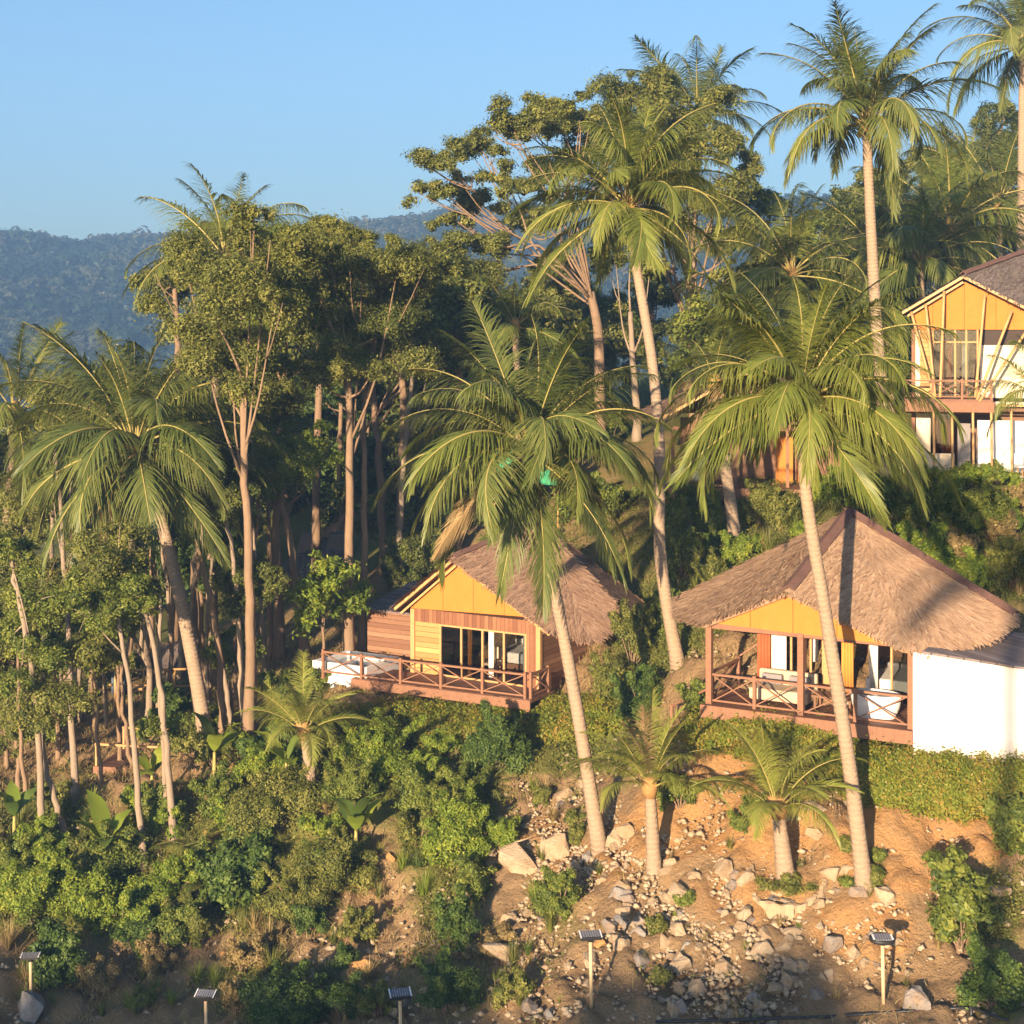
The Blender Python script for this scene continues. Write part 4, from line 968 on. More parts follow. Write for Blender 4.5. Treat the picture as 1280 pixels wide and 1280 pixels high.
# ---- half hidden house in the middle
def middle_house():
    d = 62.; o = P(838, 606, d); fr = Frame(o, (1., -.2))
    t = thing('thatched_house', 'thatched house half hidden behind the pavilion palm, orange door in its shade', 'house', o, fr.rz)
    W = 6.4; H = 2.2
    g = fr.ray(930, 462, -.6); gl = fr.ray(822, 522, -.6); gr = fr.ray(1050, 520, -.6)
    apex = np.array([W*.62, 4.6, g[2]+.55])
    ring = [g, gr, (W+1.6, 2.5, H+.3), (W+1.2, 7, H+.3), (W*.5, 9, H+.3), (-1.4, 7, H+.3), (-1.9, 2.2, H+.35), gl]
    rf = thatch_roof(ring, apex, 31, 6000, t, 'thatch_old'); ridge(rf, g, apex, .3)
    m = MB(); m.bar(gl + [0, -.03, -.12], g + [0, -.03, -.12], .06, .1); m.bar(g + [0, -.03, -.12], gr + [0, -.03, -.12], .06, .1); m.build('bargeboard', 'bamboo', rf)
    m = MB(); m.bar((.1, 0, H), (W, 0, H), .1, .12); m.build('beam', 'timber_long', t)
    gable(t, [(.6, .05, H+.06), (W-.6, .05, H+.06), g + [0, .65, -.35]], mat='inside_wood')
    obox(t, 'deck', 'deck', -.3, W+.2, -1.0, 3, -.2, 0); obox(t, 'fascia', 'timber_long', -.3, W+.2, -1.06, -1.005, -.45, .02)
    for s in (.1, W*.35, W*.7, W): m = MB(); m.bar((s, -.1, -.2), (s, -.1, H), .12); m.build('post', 'timber', t)
    for s in (0, W*.5, W): obox(t, 'stilt', 'timber', s-.1, s+.1, -.7, -.5, -2, -.2)
    obox(t, 'wall', 'inside_wood', .2, W, 2.0, 2.1, 0, H+.3)
    obox(t, 'door', 'orange_panel', fr.ray(968, 570)[0], fr.ray(990, 570)[0], 1.6, 1.7, 0, 2.0); curtain(t, fr.ray(995, 570)[0], fr.ray(1008, 570)[0], 1.5, 0, 2, 'orange_cloth')
    obox(t, 'wall_panel', 'cream_wall', .7, 1.2, 1.8, 1.9, 0, 1.2)
    x_rail(t, (0, -.9, 0), (W*.4, -.9, 0), .7, 2)
middle_house()

# ---- huts far left, in shade of the wood
def hut(label, base, d, W, Dp, H, rise, mat, rz=0., gab=False, vents=0):
    o = on_ground((base[0]-640)/F*d, d); o[2] = P(base[0], base[1], d)[2]
    t = thing('hut', label, 'hut', o, rz)
    ring = [(-W/2-.5, -.6, H), (0, -.6, H-.05), (W/2+.5, -.6, H), (W/2+.5, Dp/2, H), (W/2+.5, Dp+.6, H), (-W/2-.5, Dp+.6, H), (-W/2-.5, Dp/2, H)]
    rf = thatch_roof(ring, (0, Dp/2, H+rise), 50+int(base[0]), 3000, t, mat)
    for v in range(vents):
        x = -.9 + 1.5*v; vt = MB(); vt.poly_prism([(x-.55, Dp*.3, H+rise*.6), (x+.55, Dp*.3, H+rise*.6), (x+.5, Dp*.3+.15, H+rise*.6+1.0), (x-.35, Dp*.3+.15, H+rise*.6+1.0)], (0, .9, 0)); vt.build('roof_vent', mat, rf)
    m = MB(); m.box(-W/2, W/2, 0, .1, -1, H); m.box(-W/2, -W/2+.1, .1, Dp, -1, H); m.box(W/2-.1, W/2, .1, Dp, -1, H); m.box(-W/2+.1, W/2-.1, Dp-.1, Dp, -1, H); m.build('wall', 'planks', t)
    obox(t, 'door', 'dark_inside', -.5, .5, -.03, .0, 0, 1.9)
    if gab: gable(t, [(W*.1, -.65, H), (W*.55, -.65, H), (W*.16, -.65, H+rise*.62)])
    return t
hut('purple-grey thatched hut with two roof vents seen between the trunks', (402,765), 84, 4.4, 4, 1.9, 1.7, 'thatch_grey', 0, False, 2)
hut('thatched hut with small orange gable right of the straight trunks', (446,725), 90, 2.6, 4, 1.7, 2.2, 'thatch_old', .3, True)
hut('dark thatched hut behind the big left palm trunk', (245,905), 68, 5.2, 4, 1.9, 1.6, 'thatch_grey', .1)
def platform():
    a = G(125, 968); z = a[2] + .5
    p0, p1 = Q(118, 958, z), Q(232, 964, z); fr = Frame(p0, (p1-p0)[:2]); W = np.linalg.norm((p1-p0)[:2])
    t = thing('wooden_platform', 'small wooden platform with a low rail among the slim trees', 'platform', p0, fr.rz)
    obox(t, 'deck', 'deck', 0, W, 0, 2.4, -.1, 0); obox(t, 'fascia', 'timber_long', -.02, W+.02, -.06, -.003, -.22, .02)
    m = MB()
    for x in (.05, W*.45, W-.05): m.bar((x, .05, 0), (x, .05, .75), .07)
    m.bar((0, .05, .75), (W, .05, .75), .07); m.bar((0, 2.3, .75), (W, 2.3, .75), .07); m.bar((0.05, 2.3, 0), (.05, 2.3, .75), .07); m.bar((W-.05, 2.3, 0), (W-.05, 2.3, .75), .07)
    m.build('railing', 'timber_light', t)
    for x in (.1, W-.1):
        for y in (.1, 2.3): obox(t, 'stilt', 'timber', x-.06, x+.06, y-.06, y+.06, -1.6, -.1)
    # lean-to shelter behind
    d = 62.; o = on_ground((195-640)/F*d, d); s = thing('shelter', 'open pole shelter with a dark tarp wall behind the platform', 'shelter', o)
    h = (CZ - (836-HZ)/F*d) - o[2]
    for x in (-1.6, -.5, .7, 1.9): m = MB(); m.tube([(x, 0, -.2), (x+.03, 0, h)], .05, 7); m.build('pole', 'bamboo', s)
    m = MB(); m.tube([(-1.8, 0, h-.05), (2.1, 0, h)], .05, 7); m.tube([(-1.8, 0, h*.55), (2.1, 0, h*.5)], .04, 7); m.build('rail', 'bamboo', s)
    curtain(s, -1.75, -1.15, .12, h*.25, h*.95, 'tarp', 'tarp', 3)
    obox(s, 'bench', 'timber_light', -.9, .6, .3, .8, .45, .55); curtain(s, .3, .75, .1, h*.4, h*.98, 'beige_fabric', 'cloth', 3)
platform()
def net():
    d = 66.; o = P(658, 606, d); t = MB(); nx, nz = 26, 14; vs = []
    for j in range(nz+1):
        for i in range(nx+1):
            u, v = i/nx, j/nz; sag = .25*math.sin(u*math.pi)*v
            vs.append((-1.3+2.6*u, .12*math.sin(u*19+v*2)+.06*math.sin(u*43), v*1.55 - sag*.6))
    t.add(vs, [(j*(nx+1)+i, j*(nx+1)+i+1, (j+1)*(nx+1)+i+1, (j+1)*(nx+1)+i) for j in range(nz) for i in range(nx)], sm=True)
    root = thing('shade_net', 'green netting strung up behind the cabin palm crown', 'netting', o)
    n = t.build('net', 'net_green', root); s = n.modifiers.new('solid', 'SOLIDIFY'); s.thickness = .01
    gz = float(height(np.array([o[0]]), np.array([o[1]]))[0]) - o[2]
    for x in (-1.3, 1.3): m = MB(); m.tube([(x, 0, gz-.2), (x, 0, 1.65)], .035, 6); m.build('pole', 'bamboo', root)
net()
def scooter():
    g = on_ground((874-640)/F*59.5, 59.5); t = thing('motor_scooter', 'parked scooter with white front shield below the half hidden house', 'scooter', g, R(200))
    for x in (-.6, .6):
        m = MB(); k = 18
        vs = []; 
        for i in range(k):
            a = 6.283*i/k
            for j in range(6):
                b_ = 6.283*j/6; q = .2 + .05*math.cos(b_); vs.append((x + q*math.cos(a), .05*math.sin(b_), .25 + q*math.sin(a)))
        m.add(vs, [(i*6+j, ((i+1) % k)*6+j, ((i+1) % k)*6+(j+1) % 6, i*6+(j+1) % 6) for i in range(k) for j in range(6)], sm=True); w = m.build('wheel', 'rubber', t)
        m = MB(); m.tube([(x, -.03, .25), (x, .03, .25)], .15, 12); m.build('rim', 'black_metal', w)
    m = MB(); m.tube([(.6, 0, .35), (.42, 0, 1.0)], .04, 8); m.tube([(.42, -.35, 1.02), (.4, 0, 1.0), (.42, .35, 1.02)], .025, 6); m.build('handlebar', 'black_metal', t)
    m = MB(); m.poly_prism([(.5, -.2, .35), (.5, .2, .35), (.38, .24, .7), (.4, .14, .98), (.4, -.14, .98), (.38, -.24, .7)], (.07, 0, .01)); m.build('shield', 'paint_white', t, .02)
    m = MB(); m.poly_prism([(.35, -.16, .3), (.35, -.16, .36), (-.1, -.16, .38), (-.2, -.16, .68), (-.85, -.16, .78), (-.8, -.16, .5), (-.4, -.16, .3)], (0, .32, 0)); m.build('body', 'paint_dark', t, .03)
    obox(t, 'seat', 'rubber', -.82, -.15, -.13, .13, .72, .82, bevel=.04)
    for y in (-.28, .28): m = MB(); m.ellipsoid((.36, y, 1.18), (.02, .07, .05), 10, 6); m.tube([(.4, y, 1.02), (.36, y, 1.15)], .01, 5); m.build('mirror', 'paint_white', t)
scooter()
# ------------------------------------------------------------------ ground sheet, far hills
def axis(*segs):
    out = []
    for a, b, s in segs: out += list(np.arange(a, b, s))
    out.append(segs[-1][1]); return np.array(out)
gx = axis((-470,-120,12),(-120,-40,4),(-40,-20,1),(-20,18,.16),(18,40,1),(40,120,4),(120,470,12))
gy = axis((-70,14,3),(14,29,.8),(29,58,.16),(58,75,.4),(75,130,1.5),(130,300,6),(300,1330,11))
X, Y = np.meshgrid(gx, gy, indexing='ij'); Z = _height_full(X, Y)
_g0, dirt_ = masks(X, Y, Z)
near = (np.abs(X) < 20) & (Y > 29) & (Y < 58)
Z = Z + np.where(near, (fbm(X*1.9, Y*1.9, 3)*.3 - np.abs(fbm(X*1.1+Y*.3, Y*.4, 3))*.6 + .12 + np.abs(fbm(X*.5, Y*2.2+4, 2))*.35*dirt_), 0)
gm, dm = masks(X, Y, Z)
nx, ny = X.shape; idx = np.arange(nx*ny).reshape(nx, ny)
Fq = np.stack([idx[:-1,:-1], idx[1:,:-1], idx[1:,1:], idx[:-1,1:]], -1).reshape(-1, 4)
me = raw_mesh('ground', np.stack([X, Y, Z], -1).reshape(-1, 3), Fq, 4, None, ['ground'], None, True)
ca = me.color_attributes.new('mask', 'FLOAT_COLOR', 'POINT')
ca.data.foreach_set('color', np.stack([gm, dm, np.zeros_like(gm), np.ones_like(gm)], -1).reshape(-1).astype(np.float32))
tag(link('ground', me), kind='structure')

def far_forest():
    r = np.random.default_rng(5); cl = []; n = 11000
    y = 140 + (940-140) * r.random(n)**.62; a = r.uniform(-.36, .36, n); x = a*y
    z = _height_full(x, y); s = r.uniform(1.8, 3.9, n)
    s = np.where(r.random(n) < .06, s*1.35, s)
    k = 60
    d = r.normal(size=(n, k, 3)); d /= np.linalg.norm(d, axis=2)[:, :, None]; d[..., 2] = np.abs(d[..., 2])*1.2 - .25
    sub = r.normal(size=(n, 5, 3))*.5; si = r.integers(0, 5, (n, k))
    off = np.take_along_axis(sub, si[..., None].repeat(3, 2), 1)
    C = np.stack([x, y, z + s*1.1], -1)[:, None] + (d*.62 + off*[.7, .7, .5]) * s[:, None, None]
    T = np.clip((.42 + 1.1*fbm(x/55, y/80, 3) + r.normal(0, .2, n))[:, None] + r.normal(0, .14, (n, k)), 0, 1)
    V, Fq, T = leaf_quads(C.reshape(-1, 3), (d + [0, -.3, .4] + r.normal(0, .3, (n, k, 3))).reshape(-1, 3), np.repeat(s*.6, k), T.reshape(-1), .7, r)
    tag(link('far_forest', raw_mesh('far_forest', V, Fq, 4, T, ['leaf_far'])), 'hazy blue wooded hillside far behind the trees', 'forest', kind='stuff')
far_forest()
def far_house(px, py, d, w, lab):
    o = on_ground((px-640)/F*d, d); t = thing('far_house', lab, 'house', o); 
    obox(t, 'wall', 'white_wall', -w/2, w/2, 0, 3, 0, 3.4); m = MB(); m.poly_prism([(-w/2-.4, -.4, 3.42), (w/2+.4, -.4, 3.42), (w/2+.4, 2.5, 4.4), (-w/2-.4, 2.5, 4.4)], (0, 0, .2)); m.build('roof', 'white_wall', t)
far_house(144, 357, 560, 3.4, 'tiny white house on the far hillside')

# ------------------------------------------------------------------ shrubs and plants on the slope
def shrub(label, px, py, w, h, mat, cat='shrub', group=None, leaf=.13, seed=0, n=6, base=None, cover=2.2, name='shrub', aspect=.55):
    r = np.random.default_rng(seed + 3000); b = G(px, py) if base is None else base; k = b[1]/F
    t = thing(name, label, cat, b, 0, group); W = w*k/2; Hh = h*k
    cl = []
    for i in range(n + 7):
        a = r.uniform(0, 6.28); q = math.sqrt(r.random()) * .82 * W; hh = Hh * r.uniform(.2, .9) * (1 - .45*(q/W)**2)
        k_ = r.uniform(.16, .4)
        cl.append(((math.cos(a)*q, math.sin(a)*q*.8, hh), (W*k_, W*k_, Hh*k_*r.uniform(.6, 1.1))))
    nsp = 7
    for i in range(nsp):                      # long shoots standing out of the mass
        a = r.uniform(0, 6.28); e = np.array([math.cos(a)*W*r.uniform(.3, 1.1), math.sin(a)*W*.8, Hh*r.uniform(.75, 1.25)])
        for t_ in np.linspace(.6, 1, 5): cl.append((tuple(e*[t_, t_, t_**.7]), (leaf*.9, leaf*.9, leaf*.8)))
    st = MB()
    for c, rd in cl[:n + 7] + [cl[n + 11 + 5*q_] for q_ in range(nsp)]: st.tube(spline([(r.normal(0, .04), r.normal(0, .04), -.1), (c[0]*.4, c[1]*.4, c[2]*.5), c], 5), np.linspace(.025, .008, 5), 5)
    st.build('stem', 'bark', t); link('foliage', crown_mesh(cl, leaf*.62, mat, cover, aspect, r, .8, .5), t)
    return t
SH = [ # px, base py, w, h, mat, leaf, label
 (1200,1185,92,92,'leaf_mid',.2,'large-leaved green shrub on the dirt bank right of the leaning palm foot'),
 (1270,1080,60,70,'leaf_mid',.2,'green shrub at the right border under the white block hedge'),
 (1240,1260,80,70,'leaf_deep',.14,'dark shrub in the lower right corner'),
 (622,965,76,75,'leaf_deep',.13,'blue-green rounded shrub in front of the cabin deck'),
 (575,1080,110,110,'leaf_lime',.13,'lime vine-like shrub tumbling down the middle of the slope'),
 (590,1120,70,60,'leaf_mid',.12,'green shrub at the foot of the lime slope shrub'),
 (570,1190,60,90,'leaf_deep',.12,'deep green shrub under the lime slope shrub'),
 (530,1010,80,70,'leaf_mid',.13,'green shrub between banana plant and lime slope shrub'),
 (470,960,110,60,'leaf_lime',.12,'yellow-green shrub below the outdoor tub legs'),
 (440,1010,90,80,'leaf_mid',.12,'green shrub right of the bank-edge young palm'),
 (345,1050,120,110,'leaf_olive',.12,'broad olive shrub below the bank-edge young palm'),
 (370,1150,100,90,'leaf_olive',.1,'faded bush below the olive shrub'),
 (430,1110,110,90,'leaf_olive',.11,'faded bush beside the lower banana plant'),
 (290,1140,90,100,'leaf_deep',.24,'broad-leaved deep green plant right of the orange boulder'),
 (310,1080,70,70,'leaf_deep',.2,'broad-leaved plant above the deep green one'),
 (215,1130,110,85,'leaf_lime',.14,'lime shrub at the feet of the slim trees'),
 (220,1180,80,60,'leaf_mid',.14,'green shrub beneath the lime shrub of the slim trees'),
 (150,1090,110,80,'leaf_mid',.14,'green shrub around the banana stem at left'),
 (100,1130,130,90,'leaf_lime',.14,'large lime shrub on the left slope'),
 (40,1150,110,100,'leaf_lime',.13,'lime shrub at the left picture edge'),
 (150,1170,110,80,'leaf_lime',.14,'lime shrub below the left banana plant'),
 (65,1235,90,90,'leaf_deep',.16,'deep green shrub above the leftmost solar lamp'),
 (20,1090,90,60,'leaf_mid',.14,'mid green shrub at left under the bare stems'),
 (270,1010,70,60,'leaf_mid',.14,'green shrub at the foot of the big left palm'),
 (330,985,70,55,'leaf_lime',.13,'bright shrub between big left palm foot and bank-edge young palm'),
 (310,960,60,40,'leaf_deep',.16,'dark fern-like shrub right of the big left palm foot'),
 (350,1275,150,80,'leaf_deep',.11,'dark grassy bush at the lower edge between two solar lamps'),
 (430,1275,80,60,'leaf_deep',.11,'dark bush left of the second lamp from the middle'),
 (560,1265,100,80,'leaf_deep',.11,'dark bush right of the lamp post at the lower middle'),
 (640,1250,60,40,'leaf_olive',.1,'low olive bush under the slanted slab rock'),
 (700,1150,60,60,'leaf_mid',.11,'green bush left of the rubble slope'),
 (850,1010,60,40,'leaf_mid',.12,'small green bush between the two young palms'),
 (800,900,70,60,'leaf_deep',.13,'dark bush between cabin and open pavilion'),
 (765,880,50,60,'leaf_olive',.13,'olive bush at the right rear corner of the cabin'),
 (790,840,60,80,'leaf_olive',.14,'tall olive bush behind the cabin corner'),
 (870,900,40,40,'leaf_mid',.13,'green bush at the left post of the pavilion'),
 (1200,670,110,80,'leaf_mid',.13,'big dense green bush on the slope below the bamboo house'),
 (1130,650,80,50,'leaf_mid',.15,'green bush at the foot of the tallest palm'),
 (1260,640,80,50,'leaf_lime',.14,'lime bush at the terrace edge of the bamboo house'),
 (1150,612,70,30,'leaf_lime',.14,'lime hedge bush left at the bamboo house terrace'),
 (1230,612,110,30,'leaf_lime',.14,'lime hedge bush along the bamboo house terrace'),
 (870,690,80,90,'leaf_mid',.13,'tall bush below the half hidden house'),
 (850,730,60,70,'leaf_mid',.14,'green bush beside the curved palm trunk'),
 (960,660,80,50,'leaf_olive',.14,'olive bush above the pavilion roof'),
 (1040,630,70,40,'leaf_lime',.14,'lime bush behind the pavilion roof peak'),
 (1260,740,60,60,'leaf_olive',.14,'olive bush behind the pavilion roof corner'),
 (900,760,70,60,'leaf_olive',.13,'olive bush on the slope left of the pavilion roof'),
 (830,800,40,60,'leaf_mid',.13,'green bush left of the curved palm foot')]
for i, (x, y, w, h, mt, lf, lab) in enumerate(SH): shrub(lab, x, y, w*(.85 if x < 700 and y > 1000 else 1), h*(.66 if x < 700 and y > 1000 else .9), mt, leaf=lf, seed=i)
r = np.random.default_rng(88)
def zone(n, x0, x1, y0, y1, w, h, mats, lab, group, leaf=.13, s0=0):
    for i in range(n):
        x = r.uniform(x0, x1); y = r.uniform(y0, y1); mt = mats[i % len(mats)]
        shrub(lab, x, y, r.uniform(*w), r.uniform(*h), mt, leaf=leaf, seed=s0+i, n=4, group=group)
zone(20, -5, 330, 1020, 1130, (30,60), (25,45), ['leaf_lime','leaf_mid','leaf_olive'], 'leafy weed shrub of the left slope', 'weed shrubs of the left slope', .13, 100)
zone(18, 400, 640, 930, 1120, (35,65), (25,50), ['leaf_mid','leaf_lime','leaf_olive'], 'weed shrub on the slope below the cabin', 'weed shrubs below the cabin', .12, 200)
zone(24, 840, 1280, 640, 800, (35,80), (20,45), ['leaf_olive','leaf_lime','leaf_dry','leaf_lime'], 'weed shrub on the slope behind the pavilion', 'weed shrubs behind the pavilion', .14, 300)
zone(16, 60, 480, 840, 960, (35,60), (20,36), ['leaf_deep','leaf_olive','leaf_mid'], 'undergrowth shrub between the trunks of the left wood', 'undergrowth of the left wood', .16, 400)
zone(16, 480, 800, 620, 760, (50,90), (40,70), ['leaf_deep','leaf_dark','leaf_mid'], 'undergrowth shrub on the shaded slope behind the cabin', 'undergrowth behind the cabin', .18, 500)
zone(16, 640, 1100, 1000, 1240, (14,34), (8,20), ['leaf_mid','leaf_olive'], 'small weed tuft among the rubble', 'weed tufts among the rubble', .09, 600)
zone(18, 100, 640, 1150, 1275, (25,60), (16,40), ['leaf_dry','leaf_olive','leaf_dry','leaf_deep'], 'dry weed tuft on the lower left slope', 'dry tufts of the lower slope', .1, 700)
# long-bladed grass clumps and ferns between the shrubs
def blade_mesh(seed, mat, n=90):
    r = np.random.default_rng(seed); V = []; Fq = []; T = []
    for i in range(n):
        a = r.uniform(0, 6.28); l = r.uniform(.5, 1.1); sp = r.uniform(.15, .75); w = .012; s_ = np.array([-math.sin(a), math.cos(a), 0])*w; o = len(V); tn = float(np.clip(r.normal(.5, .22), 0, 1))
        for q in range(5):
            t = q/4; p = np.array([math.cos(a)*sp*l*t**1.3 + math.cos(a)*.06, math.sin(a)*sp*l*t**1.3 + math.sin(a)*.06, l*(t - .45*sp*t*t*1.3)])
            ww = (1, 1, .8, .5, .05)[q]; V += [p - s_*ww, p + s_*ww]; T += [tn]*2
        for q in range(4): Fq.append((o+2*q, o+2*q+1, o+2*q+3, o+2*q+2))
    return raw_mesh('grass_clump', V, Fq, 4, T, [mat])
BL = {m_: [blade_mesh(q + 10*k, m_) for q in range(3)] for k, m_ in enumerate(('leaf_lime', 'leaf_olive', 'leaf_dry', 'leaf_deep'))}
def clumps(n, x0, x1, y0, y1, sc, mats, lab, group, seed):
    r = np.random.default_rng(seed)
    for i in range(n):
        b = G(r.uniform(x0, x1), r.uniform(y0, y1)); o = link('grass_clump', BL[mats[i % len(mats)]][i % 3]); o.location = tuple(b - [0, 0, .05]); q = r.uniform(*sc); o.scale = (q, q, q*r.uniform(.8, 1.2)); o.rotation_euler = (0, 0, r.uniform(0, 6)); tag(o, lab, 'grass clump', group)
clumps(60, 0, 420, 1010, 1270, (.5, 1.), ['leaf_lime','leaf_olive','leaf_deep','leaf_dry'], 'long-bladed grass clump on the left slope', 'grass clumps of the left slope', 1)
clumps(55, 400, 700, 900, 1270, (.45, .9), ['leaf_lime','leaf_olive','leaf_dry','leaf_deep'], 'long-bladed grass clump on the slope below the cabin', 'grass clumps below the cabin', 2)
clumps(30, 700, 1270, 1040, 1260, (.25, .5), ['leaf_olive','leaf_lime','leaf_dry'], 'small grass clump on the dirt bank and rubble', 'grass clumps of the bank', 3)
clumps(60, 830, 1280, 620, 800, (.6, 1.1), ['leaf_lime','leaf_olive','leaf_dry'], 'long-bladed grass clump on the slope behind the pavilion', 'grass clumps behind the pavilion', 4)
def fern(px, py, L, lab, group, seed):
    r = np.random.default_rng(seed); b = G(px, py); t = thing('fern', lab, 'fern', b, 0, group)
    for i in range(9):
        f = link('frond', frond_lib(int(r.integers(1, 5)), int(r.integers(0, 3)), 'palm_lime' if i % 2 else 'palm_green', True), t); f.rotation_euler = (0, 0, i*2.4 + r.normal(0, .2)); f.scale = (L*r.uniform(.8, 1.1),)*3
for i in range(22):
    fern(r.uniform(0, 420), r.uniform(960, 1150), r.uniform(.7, 1.3), 'fern with arching fronds on the left slope', 'ferns of the left slope', i)
for i in range(10):
    fern(r.uniform(420, 700), r.uniform(930, 1120), r.uniform(.6, 1.), 'fern with arching fronds on the slope below the cabin', 'ferns below the cabin', 50 + i)
# low hedges in front of the two houses
def hedge(label, pts, h, seed, dp=.5):
    r = np.random.default_rng(seed); w = [G(*p) if len(p) == 2 else on_ground((p[0]-640)/F*p[2], p[2]) for p in pts]; b = w[0]
    path = spline(w, 90) - b; cl = []
    for p in path:
        for q in range(3):
            rr = r.uniform(.28, .5); yy = r.uniform(-dp, dp)
            z = height(np.array([p[0]+b[0]]), np.array([p[1]+b[1]+yy]))[0] - b[2]
            cl.append(((p[0] + r.normal(0, .15), p[1] + yy, z + h*r.uniform(.35, .6)), (rr, rr, h*r.uniform(.4, .6))))
    o = link('hedge', crown_mesh(cl, .09, 'leaf_hedge', 1.5, .5, r, .9, .6)); o.location = tuple(b)
    tag(o, label, 'hedge')
hedge('low yellow-green hedge with reddish tips along the foot of the white block', [(1068,0,41.7),(1140,0,41.2),(1220,0,41.),(1330,0,41.)], .85, 1, .34)
hedge('low yellow-green hedge along the cabin deck', [(425,925),(520,915),(610,918),(700,912),(760,915)], .6, 2, .8)
hedge('low green hedge under the open pavilion railing', [(870,925),(940,928),(1010,935),(1062,945)], .45, 3, .45)
# banana plants
def banana(label, px, py, h, n, seed, lean=0.):
    r = np.random.default_rng(seed + 60); b = G(px, py); k = b[1]/F; Hh = h*k
    t = thing('banana_plant', label, 'banana plant', b); m = MB()
    m.tube(spline([(0, 0, -.1), (lean*.4, 0, Hh*.25), (lean, 0, Hh*.5)], 8), np.linspace(.09, .045, 8), 8); m.build('stem', 'rachis', t)
    for i in range(n):
        az = i*2.4 + r.uniform(-.4, .4); el = R(r.uniform(35, 80)); L = Hh*r.uniform(.5, .72); ns = 12; V = []; T = []
        s = np.linspace(0, 1, ns); th = el - 1.1*s**1.6
        x = np.concatenate([[0], np.cumsum(np.cos(th[:-1])*L/(ns-1))]); z = np.concatenate([[0], np.cumsum(np.sin(th[:-1])*L/(ns-1))])
        w = L*.17*np.sin(np.pi*np.clip((s-.12)/.88, 0, 1)**.75)+.008
        ca, sa = math.cos(az), math.sin(az); mb = MB()
        vs = []
        for j in range(ns):
            for sd, up in ((-1, .35), (0, 0), (1, .35)):
                yy = sd*w[j]; zz = z[j] + abs(sd)*w[j]*up*(.6 + .4*math.sin(j*1.7+i))
                vs.append((x[j]*ca - yy*sa + lean, x[j]*sa + yy*ca, Hh*.46 + zz))
        mb.add(vs, [(j*3+q, j*3+q+1, j*3+q+4, j*3+q+3) for j in range(ns-1) for q in (0, 1)], float(r.uniform(.35, .9)), True)
        mb.build('leaf', 'leaf_lime' if r.random() < .55 else 'leaf_deep', t)
for i, a in enumerate([('banana plant with two wide leaves among the lime shrubs at left',132,1108,110,5),('banana plant at the foot of the big left palm',268,985,90,4),('banana plant with one upright leaf beside the bank-edge young palm',358,1000,95,5),
        ('banana plant on the rocky slope below the outdoor tub',445,1095,115,6),('small banana plant at the lower left picture edge',18,1060,80,5),('banana plant in the shade under the wooden platform',190,1010,85,5),('banana plant half way down the slope right of the lower one',520,1000,70,4)]):
    banana(*a, i)

# ------------------------------------------------------------------ rocks
def rock_mesh(seed, flat=.7):
    r = np.random.default_rng(seed); bm = bmesh.new()
    for _ in range(15):
        d = r.normal(size=3); d /= np.linalg.norm(d); bm.verts.new(d * r.uniform(.72, 1.05) * [1, r.uniform(.8, 1), flat])
    res = bmesh.ops.convex_hull(bm, input=bm.verts)
    bmesh.ops.delete(bm, geom=[g for g in res['geom_interior'] if isinstance(g, bmesh.types.BMVert)], context='VERTS')
    bmesh.ops.bevel(bm, geom=list(bm.edges), offset=.03, segments=1, affect='EDGES')
    bmesh.ops.triangulate(bm, faces=bm.faces); bmesh.ops.subdivide_edges(bm, edges=[e for e in bm.edges if e.calc_length() > .3], cuts=2)
    for v in bm.verts:
        p = np.array(v.co); q = fbm(p[0]*2.1 + seed*3.7 + p[2], p[1]*2.1 - p[2]*1.7, 4); v.co = Vector(p*(1 + .2*q))
    me = bpy.data.meshes.new('rock'); bm.to_mesh(me); bm.free(); return me
ROCKS = {}
for mt in ('rock', 'rock_grey', 'rock_orange'):
    ROCKS[mt] = [rock_mesh(s, .55 + .07*(s % 5)) for s in range(10)]
    for m_ in ROCKS[mt]: m_.materials.append(M[mt])
def rock(px, py, w, mat='rock', label=None, group=None, seed=0, h=.7, sx=1., b=None, tilt=.35, name='rock'):
    r = np.random.default_rng(seed + 9000); b = G(px, py) if b is None else b; s = w*b[1]/F/2
    o = link(name, ROCKS[mat][seed % 10]); o.location = (b[0], b[1], b[2] + s*h*.24)
    o.scale = (s*sx, s*r.uniform(.75, 1.05), s*h*r.uniform(.9, 1.2)/.7); o.rotation_euler = (r.normal(0, tilt), r.normal(0, tilt), r.uniform(0, 6.28) if sx == 1 else r.normal(0, .2))
    tag(o, label, 'rock', group); return o
